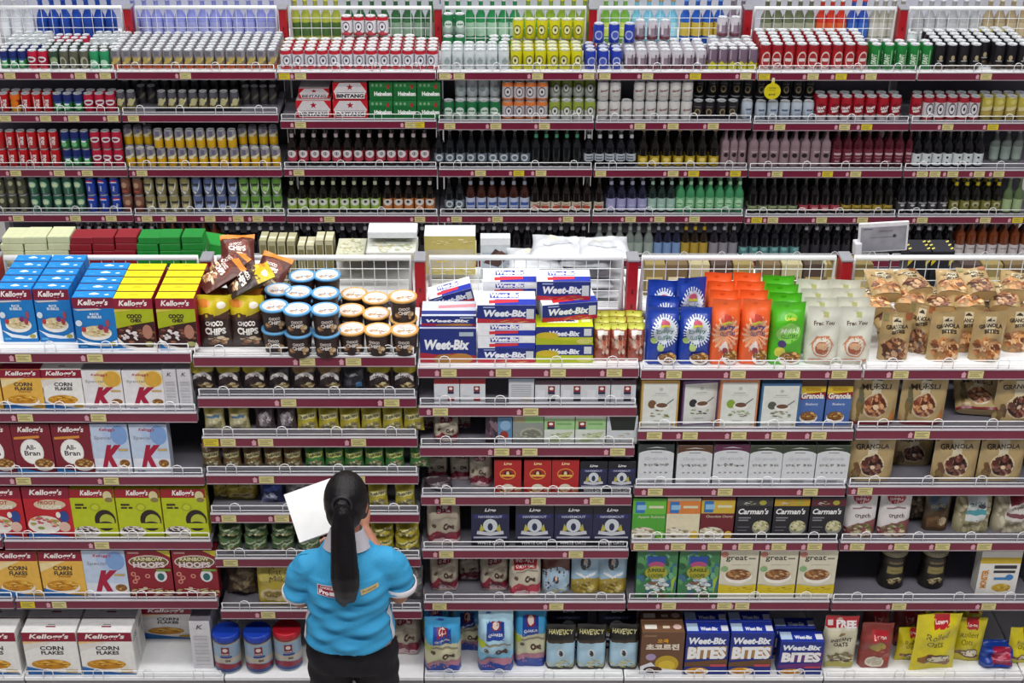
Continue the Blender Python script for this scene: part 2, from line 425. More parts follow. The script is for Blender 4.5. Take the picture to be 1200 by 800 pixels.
FT = {0: [[11, 53, 94, 123], [6, 53, 86, 132], [18, 69, 102, 145], [21, 88, 130]], 1: [[142., 217], [156], [166], [172, 200, 246, 279, 302]], 2: [[333., 352], [352, 481, 491.], [350], [386, 492]],
      3: [[521, 538, 630, 690], [527, 581, 638], [563, 608., 634], [535, 583, 666]], 4: [[709, 759, 815., 874], [750, 789, 836], [704, 789, 813., 862.], [739, 773, 814]], 5: [[896., 953, 986., 1021], [914, 990, 1016.], [911, 970., 1003], [887., 906, 963, 1011]],
      6: [[1082., 1156], [1111, 1164.], [1081, 1096, 1117, 1148, 1171], [1057, 1081, 1155, 1193.]]}
NL = ['white end shelving bay left of the corn flakes', 'cereal shelving bay holding corn flakes boxes', 'cereal shelving bay holding choco chips tubs behind the worker', 'cereal shelving bay holding oats right of the worker',
      'cereal shelving bay holding white muesli boxes', 'cereal shelving bay holding kraft granola packs', 'cereal shelving bay at the right end of the front gondola']
FLb = ['drinks shelving bay holding red cola cans', 'drinks shelving bay holding slim energy drink cans', 'drinks shelving bay holding stacked beer cartons', 'drinks shelving bay holding yellow and silver beer cans',
      'drinks shelving bay holding blue and lavender drinks', 'drinks shelving bay holding red draft beer cans', 'drinks shelving bay holding black stout cans at the right end']
for i in range(7):
    unit('n', i, NZ[i], YN, DEPN, .262 - (NZ[i][0] - NZ[3][0]), NT[i], NL[i]); unit('f', i, FZ[i], YF, DEPF, .24, FT[i], FLb[i])
# ------------------------------------------------------------------ what is printed on the packs
MAR, CRM, INK = '8c1230', 'f1e4bd', '23222b'
def kel(y0=.80, band=MAR, s=.74): return [R(0, y0, 1, 1, band), T("Kellogg's", .5, (1 + y0) / 2 + .0, s, .145, 'f7f0ee', .22, .03)]
GOLDF = ['c98a1e', 'e0a93a', 'a86a17', 'f0c860']; BRANF = ['8a5a25', 'b98a45', '6d4318', 'd8b070']
D = {}
def cornflakes(bgc, wedge):
    return [R(0, 0, 1, 1, bgc), P([(0, .80), (.62, .80), (0, .55)], wedge), *kel(.79), P([(0, .79), (.5, .79), (.25, .765), (0, .74)], 'efc27c'), T('CORN', .52, .635, .44, .095, INK, 0, .03), T('FLAKES', .52, .525, .42, .085, INK, 0, .03),
            *bowl(.46, .25, .40, .15, GOLDF, 3, n=34), P([(0, 0), (1, 0), (1, .02), (.6, .06), (.3, .12), (0, .2)], '2b6fb4'), R(.72, .06, .94, .12, 'c8a03c')]
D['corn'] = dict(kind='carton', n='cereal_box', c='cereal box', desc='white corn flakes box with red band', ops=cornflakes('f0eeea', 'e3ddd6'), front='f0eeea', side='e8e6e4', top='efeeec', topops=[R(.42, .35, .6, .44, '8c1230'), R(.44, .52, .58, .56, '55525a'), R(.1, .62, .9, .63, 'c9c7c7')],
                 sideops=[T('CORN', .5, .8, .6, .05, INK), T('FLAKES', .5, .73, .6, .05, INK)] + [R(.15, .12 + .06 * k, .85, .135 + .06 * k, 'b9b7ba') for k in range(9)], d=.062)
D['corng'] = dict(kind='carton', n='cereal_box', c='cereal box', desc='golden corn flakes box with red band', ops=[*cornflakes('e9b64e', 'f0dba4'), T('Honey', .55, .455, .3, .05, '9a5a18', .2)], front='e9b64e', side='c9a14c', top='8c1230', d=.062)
def speck_k(patch, lite, flow): return [R(0, 0, 1, 1, 'e9e7ea'), E(.68, .80, .36, .24, lite), E(.76, .78, .22, .2, patch), R(0, 0, 1, .06, flow), T("Kellogg's", .46, .885, .42, .08, 'b0163a', .25, .02), T('Special', .32, .715, .46, .085, '8d8a90', .1, 0),
            T('K', .50, .35, .56, .46, 'a8143c', .45, .07),
            *bowl(.82, .2, .15, .1, BRANF, 5, n=14), T('0.00', .2, .04, .2, .03, '3c4a8c'), R(.7, .46, .95, .5, 'c9a45e')]
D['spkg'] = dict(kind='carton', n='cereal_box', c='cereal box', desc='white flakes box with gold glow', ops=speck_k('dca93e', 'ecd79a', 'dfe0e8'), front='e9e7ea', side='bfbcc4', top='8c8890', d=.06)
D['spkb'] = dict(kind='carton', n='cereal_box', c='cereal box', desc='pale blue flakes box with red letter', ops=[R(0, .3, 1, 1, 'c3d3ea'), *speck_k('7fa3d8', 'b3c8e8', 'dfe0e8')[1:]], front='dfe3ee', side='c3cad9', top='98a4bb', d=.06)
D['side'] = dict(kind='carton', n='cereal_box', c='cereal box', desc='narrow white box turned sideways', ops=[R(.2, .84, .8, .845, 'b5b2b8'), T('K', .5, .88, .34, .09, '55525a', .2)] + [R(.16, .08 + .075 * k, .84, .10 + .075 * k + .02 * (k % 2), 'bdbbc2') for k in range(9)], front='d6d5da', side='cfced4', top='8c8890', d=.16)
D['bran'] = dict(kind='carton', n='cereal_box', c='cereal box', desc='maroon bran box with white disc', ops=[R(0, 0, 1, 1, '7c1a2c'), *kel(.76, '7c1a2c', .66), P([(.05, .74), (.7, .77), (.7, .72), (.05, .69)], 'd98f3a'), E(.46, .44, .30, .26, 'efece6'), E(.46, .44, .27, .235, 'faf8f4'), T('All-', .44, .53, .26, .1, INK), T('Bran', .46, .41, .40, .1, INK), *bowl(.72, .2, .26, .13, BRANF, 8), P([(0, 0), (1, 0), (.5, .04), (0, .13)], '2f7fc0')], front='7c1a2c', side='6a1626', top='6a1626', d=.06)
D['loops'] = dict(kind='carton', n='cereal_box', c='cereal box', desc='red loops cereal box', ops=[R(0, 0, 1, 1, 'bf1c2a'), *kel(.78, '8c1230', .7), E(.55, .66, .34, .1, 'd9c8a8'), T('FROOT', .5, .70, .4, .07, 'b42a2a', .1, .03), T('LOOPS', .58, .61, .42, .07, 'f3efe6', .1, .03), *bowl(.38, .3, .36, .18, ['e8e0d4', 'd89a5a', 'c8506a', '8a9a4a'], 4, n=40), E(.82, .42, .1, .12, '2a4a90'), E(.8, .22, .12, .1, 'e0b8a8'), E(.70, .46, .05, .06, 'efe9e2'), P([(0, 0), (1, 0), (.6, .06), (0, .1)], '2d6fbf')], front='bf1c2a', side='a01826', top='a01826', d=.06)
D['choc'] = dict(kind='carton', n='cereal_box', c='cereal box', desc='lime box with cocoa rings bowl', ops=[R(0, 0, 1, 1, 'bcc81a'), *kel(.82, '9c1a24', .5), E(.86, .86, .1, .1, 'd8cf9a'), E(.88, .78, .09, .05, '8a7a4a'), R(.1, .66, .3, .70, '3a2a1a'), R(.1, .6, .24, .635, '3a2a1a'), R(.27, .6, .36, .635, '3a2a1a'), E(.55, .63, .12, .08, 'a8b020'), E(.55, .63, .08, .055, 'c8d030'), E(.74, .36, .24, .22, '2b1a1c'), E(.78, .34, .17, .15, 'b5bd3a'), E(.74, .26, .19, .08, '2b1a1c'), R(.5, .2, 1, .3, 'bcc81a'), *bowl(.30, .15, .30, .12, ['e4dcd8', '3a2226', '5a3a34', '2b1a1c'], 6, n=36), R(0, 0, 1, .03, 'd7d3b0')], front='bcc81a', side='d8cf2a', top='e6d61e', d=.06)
D['hoop'] = dict(kind='carton', n='cereal_box', c='cereal box', desc='dark red hoops cereal box', ops=[R(0, 0, 1, 1, '8c1a2a'), R(.05, .93, .3, .97, 'd8a0a0'), P([(.7, 1), (1, 1), (1, .86)], 'd8c83a'), E(.5, .76, .46, .14, 'e0d2d0'), E(.5, .76, .43, .12, '6d5a2c'), T('RAINBOW', .5, .82, .66, .08, 'e2dfae', 0, .03), T('HOOPS', .5, .70, .72, .12, 'e9d6da', 0, .05), E(.74, .46, .14, .13, 'e6e6ea'), E(.74, .44, .08, .08, '2e6a6a'), *[op for x, y in ((.12, .5), (.2, .42), (.14, .34), (.44, .46)) for op in (E(x, y, .06, .05, 'd48a7a'), E(x, y, .03, .025, '8c1a2a'))], *specks(.5, .1, .5, .12, ['d9cfa8', 'b0a05a', 'c89090', 'e8dcc0'], 60, .05, 4), R(.66, .57, .98, .62, '7a9a3a')], front='8c1a2a', side='741624', top='741624', d=.06)
BLUE = '1683cf'
D['rice'] = dict(kind='carton', n='cereal_box', c='cereal box', desc='blue puffed rice box', ops=[R(0, 0, 1, 1, '1478c2'), *kel(.80, '7d1836'), P([(.02, .785), (.6, .80), (.7, .775), (.1, .755)], 'd9c9c4'), T('RICE', .5, .69, .22, .045, 'dfeaf3', 0, .03), T('BUBBLES', .5, .635, .34, .05, 'dfeaf3', 0, .03), *bowl(.5, .36, .37, .14, ['d9c79a', 'efe6c9', 'b89a62', 'e8d6aa'], 2, n=40), E(.62, .44, .07, .05, '7a2a6a'), E(.2, .4, .06, .05, 'b03a3a'), E(.74, .4, .06, .06, 'a8384a'), E(.1, .52, .08, .06, 'd9e4ee'), E(.8, .52, .05, .07, 'a04a5a'), P([(0, .24), (.3, .16), (.7, .12), (.98, .2), (.98, .08), (.6, .07), (.25, .1)], 'e3edf5'), E(.86, .12, .09, .04, 'a8a04a'), R(.06, .05, .24, .09, '5aa7dd')],
                 front='1478c2', side='1478c2', top=BLUE, topops=[E(.5, .55, .08, .16, 'd9ecf8'), E(.43, .5, .05, .09, 'd9ecf8'), E(.58, .5, .06, .08, 'd9ecf8'), E(.82, .4, .06, .09, 'cfe6f6'), R(.12, .26, .26, .3, '7cbfec'), R(0, 0, 1, .03, '1270b4')], d=.062)
D['coco'] = dict(kind='carton', n='cereal_box', c='cereal box', desc='yellow coco cereal box', ops=[R(0, 0, 1, 1, 'a8b418'), *kel(.80, '8f1a34'), P([(0, .79), (.5, .79), (.3, .765), (0, .74)], 'd8c25a'), T('COCO', .5, .66, .40, .085, '33201c', 0, .06), T('CHEX', .53, .575, .30, .07, '3c2420', 0, .06), P([(0, .42), (.5, .5), (1, .56), (1, 0), (0, 0)], '3a1c1c'), *specks(.5, .3, .48, .16, ['5a2c26', '7a4636', '2a1416', '94604a'], 50, .06, 4), *specks(.34, .28, .22, .12, ['d9cfd0', 'e6dedd'], 14, .055, 9), P([(0, .25), (.2, .1), (.5, .05), (.9, .05), (.95, .16), (1, .1), (1, 0), (0, 0)], 'e6e2e0'), E(.8, .36, .13, .14, 'b07a66'), E(.82, .12, .12, .05, 'a8a86a'), P([(0, 0), (.4, 0), (.12, .06), (0, .16)], '2a78c0')],
                 front='a8b418', side='8f1a34', top='e9e215', topops=[R(.36, .45, .62, .6, 'c9b318'), R(.4, .66, .58, .72, 'b8a21c'), R(.08, .3, .2, .34, 'd0c020'), R(0, 0, 1, .03, 'cfc412')], d=.062)
# Weet-Bix style bricks
NAVY = '1f2f7c'
def weet(bg2, cols): return [R(0, 0, 1, 1, NAVY), T('Weet-Bix', .48, .55, .74, .40, 'e9edf6', .18, .05), P([(0, 0), (1, 0), (1, .22), (.7, .3), (.35, .2), (0, .26)], bg2), *specks(.55, .1, .3, .1, cols, 16, .05, 2), R(.84, .24, .97, .8, 'cfd3da'), R(.1, .86, .3, .93, '9fb0da')]
WTOP = [R(0, 0, 1, 1, 'e9ebf2'), R(.3, .0, 1, .42, '2336a8'), R(.22, .5, .72, .86, '2336a8'), T('Weet-Bix', .48, .70, .5, .34, 'f4f5f9', .15, .05), P([(.2, .1), (.7, .2), (.7, .4), (.2, .34)], 'd8323a'), R(.78, .5, .96, .92, 'f2f2f2')]
D['weet'] = dict(kind='carton', n='wheat_biscuit_box', c='cereal box', desc='navy wheat biscuit box', ops=weet('b8283a', ['c99a4e', 'a87638', 'e0b870']), front=NAVY, side='d9dce4', top='e9ebf2', topops=WTOP, d=.10)
D['weetbig'] = dict(kind='carton', n='wheat_biscuit_box', c='cereal box', desc='large navy wheat biscuit box', ops=[R(0, 0, 1, 1, NAVY), T('Weet-Bix', .48, .53, .8, .3, 'eef1f7', .18, .05), P([(0, 0), (1, 0), (1, .2), (.65, .28), (.3, .24), (0, .3)], 'a82436'), E(.45, .1, .2, .16, '9a6a2c'), E(.72, .12, .22, .16, 'b07a38'), R(.7, .78, .95, .9, 'a9b8c8')], front=NAVY, side='d9dce4', top='cdd3e4', topops=[R(0, 0, 1, 1, 'c4cbe0'), R(0, .1, 1, .35, '27357f'), P([(.3, .5), (1, .6), (1, .82), (.3, .7)], 'd88a92')], d=.10)
D['weety'] = dict(kind='carton', n='wheat_biscuit_box', c='cereal box', desc='lime and navy wheat biscuit box', ops=[R(0, 0, 1, 1, 'b9c322'), R(.0, .42, 1, 1, NAVY), T('Weet-Bix', .5, .62, .54, .30, 'e9edf6', .18, .05), E(.2, .5, .2, .2, 'c9b02c'), P([(0, 0), (1, 0), (1, .3), (.5, .22), (0, .42)], 'a9b41e'), R(.84, .5, .97, .9, 'cfd3da'), E(.85, .2, .14, .16, 'c9c86a')], front='b9c322', side='b9c322', top='d3e01c', topops=[R(.02, .1, .98, .75, 'c9d71c'), R(.2, .3, .75, .75, 'eef0e2'), T('Weet-Bix', .46, .54, .48, .3, '25357f', .15, .05), R(.8, .35, .96, .7, 'e6efb0')], d=.10)
D['bites'] = dict(kind='carton', n='wheat_bites_box', c='cereal box', desc='blue wheat bites box', ops=[R(0, 0, 1, 1, '1c2f86'), T('Weet-Bix', .5, .82, .88, .16, 'eef1f7', .16, .05), P([(.04, .36), (.97, .45), (.97, .7), (.04, .66)], 'a8814a'), T('BITES', .5, .53, .90, .30, 'f2f2f2', .05, .06), P([(0, .3), (1, .38), (1, .2), (0, .2)], '6a4a2a'), *bowl(.3, .1, .28, .1, GOLDF, 3), R(.6, .2, .97, .26, 'c04a5a')], front='1c2f86', side='1c2f86', top='2236a0', topops=[R(.02, .2, .28, .9, 'b9cfe8'), T('Weet-Bix', .54, .4, .4, .34, 'e6ebf5', .15, .05), R(.82, .2, .98, .7, 'd9dde8')], d=.075)
D['bitesp'] = dict(D['bites'], desc='purple and blue wheat bites box', ops=[o if o[-1] not in ('a8814a', '6a4a2a') else (o[0], o[1], '6a2f7a') for o in D['bites']['ops']])
D['krch'] = dict(kind='carton', n='cocoa_cereal_box', c='cereal box', desc='brown cocoa cereal box', ops=[R(0, 0, 1, 1, '6b4a34'), T('오곡', .5, .80, .26, .09, 'e0a028', 0, .04), T('초코르진', .5, .66, .78, .14, 'e9dccb', 0, .05), E(.24, .42, .12, .08, 'a893b8'), E(.62, .26, .28, .20, 'bfa02a'), E(.62, .22, .2, .12, 'd8b83a'), P([(0, .2), (.25, .3), (.4, .16), (1, .1), (1, 0), (0, 0)], 'e3e6ee'), E(.3, .12, .22, .08, '4a2c20'), R(.05, .9, .35, .95, '8a6a50')], front='6b4a34', side='5c3e2c', top='77543c', topops=[R(.08, .3, .36, .7, 'e9e2d8'), R(.5, .35, .66, .6, 'd8c8b0'), E(.84, .5, .1, .24, 'd8b8b0')], d=.075)
# oats bay cartons
def emblem(x, y, s, k=1.0): return [R(x - s, y - s * k, x + s, y + s * k, '8c1c2c'), E(x, y + s * k * .1, s * .6, s * k * .52, 'efe6de'), R(x - s, y - s * k * 1.9, x + s, y - s * k, '26304e')]
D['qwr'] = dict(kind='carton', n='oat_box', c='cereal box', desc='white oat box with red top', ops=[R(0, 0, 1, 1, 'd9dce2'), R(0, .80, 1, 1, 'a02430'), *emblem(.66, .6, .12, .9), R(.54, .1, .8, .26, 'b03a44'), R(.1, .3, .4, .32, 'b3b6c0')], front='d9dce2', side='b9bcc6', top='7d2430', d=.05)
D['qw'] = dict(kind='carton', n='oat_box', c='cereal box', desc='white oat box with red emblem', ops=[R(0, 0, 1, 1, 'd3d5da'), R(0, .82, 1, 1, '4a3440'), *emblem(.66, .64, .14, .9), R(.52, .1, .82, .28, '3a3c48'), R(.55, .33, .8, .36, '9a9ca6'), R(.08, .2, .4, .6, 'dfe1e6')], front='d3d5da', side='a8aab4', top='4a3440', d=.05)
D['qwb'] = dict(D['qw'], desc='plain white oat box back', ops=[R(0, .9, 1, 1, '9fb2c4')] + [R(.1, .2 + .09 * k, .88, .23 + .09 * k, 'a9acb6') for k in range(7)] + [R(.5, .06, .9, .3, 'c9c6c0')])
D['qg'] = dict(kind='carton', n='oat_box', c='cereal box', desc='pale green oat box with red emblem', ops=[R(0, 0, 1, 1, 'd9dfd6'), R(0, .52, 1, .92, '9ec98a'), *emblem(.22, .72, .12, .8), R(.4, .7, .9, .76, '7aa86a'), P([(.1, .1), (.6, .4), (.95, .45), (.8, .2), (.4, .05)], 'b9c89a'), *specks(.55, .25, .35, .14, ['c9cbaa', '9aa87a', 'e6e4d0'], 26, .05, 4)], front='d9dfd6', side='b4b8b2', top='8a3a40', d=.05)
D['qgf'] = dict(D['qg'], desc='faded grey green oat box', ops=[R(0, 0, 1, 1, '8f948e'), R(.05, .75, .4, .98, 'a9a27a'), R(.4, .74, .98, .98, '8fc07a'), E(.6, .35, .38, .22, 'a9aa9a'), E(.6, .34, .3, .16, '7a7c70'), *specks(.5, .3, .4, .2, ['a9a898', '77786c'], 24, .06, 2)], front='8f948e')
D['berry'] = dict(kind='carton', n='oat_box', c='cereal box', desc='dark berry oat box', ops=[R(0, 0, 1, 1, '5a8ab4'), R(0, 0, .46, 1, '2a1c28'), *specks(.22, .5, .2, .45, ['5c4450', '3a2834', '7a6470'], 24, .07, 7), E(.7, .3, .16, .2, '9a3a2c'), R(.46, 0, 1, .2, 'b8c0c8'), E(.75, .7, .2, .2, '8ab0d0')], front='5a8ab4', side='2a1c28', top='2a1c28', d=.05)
D['disp'] = dict(kind='carton', n='display_box', c='display box', desc='open white display box with dark opening', ops=[R(0, 0, 1, 1, 'cdd4d8'), P([(.06, 1), (.94, 1), (.9, .48), (.16, .48)], '1d2622'), *specks(.5, .22, .46, .16, ['c9b89a', 'b0a890', 'd8d0c0'], 22, .06, 2), R(0, 0, 1, .06, 'a9a2a0')], front='cdd4d8', side='7a8a90', top='1d2622', d=.09)
D['ligor'] = dict(kind='carton', n='oat_box', c='cereal box', desc='red oat box with gold oval', ops=[R(0, 0, 1, 1, 'b01f22'), T('Ligo', .5, .88, .3, .1, 'f0d9a0', .2, .04), E(.5, .58, .30, .17, 'e0a23a'), E(.5, .58, .27, .145, 'a81c20'), E(.5, .58, .14, .1, '2a1a18'), E(.5, .6, .06, .06, 'e6c8a0'), R(.26, .5, .74, .56, 'e9b84a'), E(.5, .16, .22, .12, 'd9d2c2'), *specks(.5, .1, .48, .1, ['d8b070', 'c99a5a', 'e8dcc0'], 26, .07, 3)], front='b01f22', side='961a1e', top='5e1418', d=.06)
def ligon(s): return [R(0, 0, 1, 1, '222448'), R(0, .78, 1, 1, '15151f'), T('Ligo', .5, .86, .3, .1, 'e8e6ec', .2, .04), R(.08, .68, .92, .76, '2c3070'), T('HAVERMOUT', .5, .71, .62, .06, 'c3c6d8', 0, .02), E(.5, .5, .19, .16, 'cfd6dc'), E(.5, .47, .07, .09, '2c3050'), P([(.2, .34), (.26, .54), (.36, .4)], 'b9b04a'), P([(.8, .34), (.74, .54), (.64, .4)], 'b9b04a'), P([(.14, .3), (.5, .26), (.86, .3), (.84, .38), (.5, .34), (.16, .38)], 'c9cad2'), R(.06, .2, .94, .24, 'b4b6c4'), R(0, 0, 1, .17, '15151f'), T('WHITE OATS', .5, .09, .7, .09, 'e2e2e8', 0, .03)]
D['ligon'] = dict(kind='carton', n='oat_box', c='cereal box', desc='navy white oats box', ops=ligon(0), front='222448', side='1a1b30', top='17171f', topops=[R(.2, .4, .8, .55, '8a8a96')], d=.06)
# muesli bay cartons
def artbox(bd, fruit, seed): return [R(0, 0, 1, 1, bd), R(.05, .02, .95, .94, 'dde0da'), E(.52, .82, .05, .035, 'b9bcb8'), R(.36, .72, .66, .735, 'a5a8a6'), R(.3, .68, .72, .69, 'c2c4c2'), E(.3, .5, .11, .09, fruit), E(.56, .46, .20, .085, 'eceae4'), E(.56, .48, .15, .05, '6d4a38'), P([(.66, .5), (.86, .62), (.87, .6), (.68, .48)], '77787c'), *specks(.55, .3, .3, .08, [fruit, '8a9a6a', '7a6a5a', 'a9b08a'], 16, .05, seed), R(.36, .14, .62, .155, 'b0b2ae'), R(.84, .05, .9, .08, 'c8a24a')]
for k, bd, fr, nm in (('arto', 'c19a4c', '7a5432', 'ochre'), ('artp', '6a4a7c', '2c2a30', 'purple'), ('artc', 'c8825a', '8aa83a', 'copper'), ('artb', '3d6a94', '55584c', 'blue')):
    D[k] = dict(kind='carton', n='muesli_box', c='cereal box', desc='white muesli box with %s border' % nm, ops=artbox(bd, fr, len(k) + ord(k[3])), front='dde0da', side=bd, top=bd, d=.065)
D['gran'] = dict(kind='carton', n='granola_box', c='cereal box', desc='blue and yellow granola box', ops=[R(0, 0, 1, 1, '4a6db0'), R(0, .68, 1, .86, 'd8b82c'), R(0, .86, 1, 1, '4e2c20'), P([(0, .56), (1, .62), (1, .74), (0, .68)], '8c1e2c'), T('Granola', .5, .65, .9, .13, 'eee9e0', .1, .04), T('Blueberry', .5, .46, .5, .07, 'd3ddf0', .1), *bowl(.42, .2, .36, .13, BRANF, 3), R(.2, .77, .8, .82, 'b08a1c')], front='4a6db0', side='3c5890', top='4e2c20', d=.055)
def arch(bd, seed):
    return [R(0, 0, 1, 1, 'd7dade'), R(0, .76, 1, 1, bd), E(.5, .75, .52, .12, 'd7dade'), P([(.2, .91), (.5, .95), (.8, .91), (.5, .925)], 'cfd2d2'), R(.34, .80, .66, .82, '8a8d90'), T('Granola', .5, .66, .66, .08, 'b5bcc6', .1, .0), *[o for k in range(5) for o in specks(.18 + .16 * k, .49, .06, .03, ['8d9298', '5d6268', 'a9a49a'], 6, .03, seed + k)], *[E(.2 + .15 * k, .3, .035, .018, '8d8a84') for k in range(5)], R(.2, .12, .8, .13, 'c2c5c8'), R(.3, .05, .7, .09, '9da0a4')]
for k, bd, nm in (('archg', '303a38', 'black'), ('archb', '5a3a26', 'brown'), ('archp', '5a2444', 'plum'), ('archd', '34402e', 'dark green')):
    D[k] = dict(kind='carton', n='arched_granola_box', c='cereal box', desc='white granola box with %s arched top' % nm, ops=arch(bd, ord(k[4])), front='d7dade', side='a9acae', top=bd, d=.06)
def slice_(c1, c2, t, c3): return [R(0, 0, 1, 1, c1), R(0, .62, 1, .94, c2), R(.08, .64, .36, .92, '2f72b8'), R(.12, .72, .4, .84, '8fbede'), R(.48, .76, .92, .82, 'd8d8b8'), T(t, .56, .54, .8, .075, 'e6e2c4', .1, 0), *bowl(.34, .16, .40, .17, ['d9d3be', 'b9ad8a', 'e9e4d4', '8a7a5a'], 4, n=40), E(.86, .1, .12, .1, c3)]
D['slg'] = dict(kind='carton', n='muesli_box', c='cereal box', desc='green muesli box with blue square', ops=slice_('4fa336', '6ab83c', 'Apple Sultana', '8ac850'), front='4fa336', side='3c7c2a', top='3c5a2a', d=.05)
D['slo'] = dict(kind='carton', n='muesli_box', c='cereal box', desc='white and orange muesli box', ops=slice_('e2d8b8', 'd8803a', 'Golden Crunch', 'd8b83a'), front='e2d8b8', side='c9c0a0', top='c9c0a0', d=.05)
D['slm'] = dict(kind='carton', n='muesli_box', c='cereal box', desc='maroon chocolate cherry muesli box', ops=slice_('6d1a26', 'd0ae3a', 'Chocolate Cherry', 'c9a83a'), front='6d1a26', side='4e141c', top='4e141c', d=.05)
def carman(band): return [R(0, 0, 1, 1, '201f26'), R(0, .80, 1, .96, band), *specks(.3, .86, .2, .05, ['c9c8c8', '8a8a5a'], 8, .05, 2), E(.72, .88, .1, .06, 'a8a03a'), T("Carman's", .48, .67, .84, .14, 'f0eef0', .22, .03), R(.08, .5, .42, .53, '8d8b94'), R(.08, .44, .36, .47, '8d8b94'), R(.08, .28, .4, .30, '6d6b74'), R(.08, .2, .34, .22, '6d6b74'), *bowl(.72, .32, .24, .17, ['c9c49a', 'a8a878', 'e0dcc0', '7a7a4a'], 4, rim='8a8a80', n=30)]
for k, bd, nm in (('car1', '3c3a3e', 'grey'), ('car2', 'c09a2a', 'gold'), ('car3', '5a1c2c', 'maroon')):
    D[k] = dict(kind='carton', n='muesli_box', c='cereal box', desc='black muesli box with %s band' % nm, ops=carman(bd), front='201f26', side='17161b', top='17161b', d=.05)
D['jung'] = dict(kind='carton', n='cereal_box', c='cereal box', desc='green jungle cereal box', ops=[R(0, 0, 1, 1, '3d7a4c'), *specks(.5, .5, .5, .5, ['2c5a3c', '57965a', '6fae8a', '3a6a8a'], 60, .09, 4), R(.26, .74, .7, .9, '2a4a9a'), E(.48, .72, .2, .07, 'b04a7a'), E(.48, .56, .28, .14, 'a8a22c'), T('JUNGLE', .48, .6, .44, .1, '4a5a1c', 0, .05), T('LOOPS', .48, .49, .36, .08, '5a6a20', 0, .05), *specks(.5, .28, .28, .14, ['cfd8da', 'a9b8c0', '7a5a4a', 'e6e6dc'], 30, .07, 9), *specks(.4, .08, .4, .07, ['6d4a2c', '8a6a3c'], 20, .06, 3), P([(.9, .1), (.98, .5), (.86, .4)], '9ab83a')], front='3d7a4c', side='2f5c3a', top='b9bcc0', d=.055)
D['great'] = dict(kind='carton', n='cereal_box', c='cereal box', desc='cream cereal box with yellow base', ops=[R(0, 0, 1, 1, 'd8d3bc'), E(.1, .92, .1, .06, 'c07a6a'), T('great', .42, .83, .56, .13, '4a4a44', 0, .02), R(.74, .82, .92, .85, '7a7a70'), R(.3, .7, .8, .71, 'b4b09c'), E(.12, .62, .1, .06, '8ab07a'), *bowl(.5, .5, .37, .15, ['8a5a34', 'b98a50', '6d3f24', 'c9a070'], 6, n=44), P([(0, .3), (.5, .25), (1, .3), (1, .1), (0, .1)], 'd0b91e'), *specks(.5, .2, .42, .04, ['a88a1c', '8a5a2c'], 12, .05, 3), R(0, 0, 1, .1, 'e2dfd2')], front='d8d3bc', side='c9c4ae', top='c9c4ae', d=.055)
D['monst'] = dict(kind='carton', n='cereal_box', c='cereal box', desc='white box with orange vertical lettering', ops=[R(0, 0, 1, 1, 'e6e4de'), R(0, .86, 1, 1, 'd8d8d4'), R(0, .72, 1, .86, 'c9ac2c'), T('MONSTER', .16, .36, .56, .13, 'd08a2a', 0, .05, 1.5708), R(.36, .6, .92, .68, '34343c'), R(.36, .5, .9, .56, '34343c'), R(.4, .34, .74, .4, '3f7fc0'), E(.78, .4, .1, .07, '3f7fc0'), *bowl(.62, .16, .26, .12, ['c9a83a', 'a8842c', 'e0c860'], 3)], front='e6e4de', side='cfcdc4', top='dcdcd6', d=.07)
# pouches and bags
def choco(c1): return [R(0, 0, 1, 1, '33221f'), R(0, .62, 1, 1, c1), P([(0, .62), (.3, .72), (.6, .64), (1, .74), (1, .56), (.5, .6), (0, .52)], '4c2f22'), E(.2, .86, .2, .07, 'd8832c'), E(.75, .84, .14, .06, 'efe6d8'), T('CHOCO', .5, .50, .56, .09, 'efe8e2', 0, .05), T('CHIPS', .52, .36, .66, .13, 'f4efe9', 0, .05), *specks(.5, .16, .34, .09, ['9a6a42', 'c8a880', '6d4630', 'e0cdb0'], 18, .09, 3)]
D['choco'] = dict(kind='pouch', n='snack_bag', c='snack bag', desc='brown choco chips bag with yellow top', ops=choco('cdb81e'), col='33221f', t=.055, style='pillow')
D['chocor'] = dict(D['choco'], desc='brown and red choco chips bag', ops=[R(0, 0, 1, 1, '5a2a22'), E(.5, .6, .36, .2, '7d3a2c'), T('CHOCO', .46, .66, .4, .09, 'efe8e2', 0, .05), T('CHIPS', .5, .53, .52, .13, 'f4efe9', 0, .05), *specks(.5, .26, .34, .14, ['c9a880', 'a8683a', 'e6d2b4'], 22, .1, 5), R(0, .86, 1, 1, 'd8832c')], col='5a2a22')
def minib(top, bg_): return [R(0, 0, 1, 1, bg_), R(0, .68, 1, 1, top), P([(.1, .38), (.3, .52), (.5, .56), (.7, .52), (.9, .38), (.9, .54), (.7, .68), (.5, .71), (.3, .68), (.1, .54)], 'd9d4d2'), T('CHOCO', .5, .56, .5, .09, '2c1f1f', 0, .05), *specks(.55, .2, .3, .14, ['a8905a', '7a5a3c', 'd0c090'], 16, .1, 3)]
D['mini1'] = dict(kind='pouch', n='snack_bag', c='snack bag', desc='small brown choco bag with yellow top', ops=minib('a8992c', '2c1f1f'), col='2c1f1f', t=.05, style='pillow')
D['mini2'] = dict(D['mini1'], desc='small dark brown choco bag', ops=minib('3a2c2c', '241a1c'))
D['mini3'] = dict(D['mini1'], desc='small brown choco bag with tan top', ops=minib('8a7048', '2c1f1f'))
D['mini4'] = dict(D['mini1'], desc='small black snack bag with blue spot', ops=[R(0, 0, 1, 1, '22222a'), P([(.3, .6), (.7, .6), (.6, .7), (.4, .7)], '8d8d94'), R(.15, .2, .4, .45, '4a4a54'), R(.6, .2, .85, .4, '4a7aa8')], col='22222a')
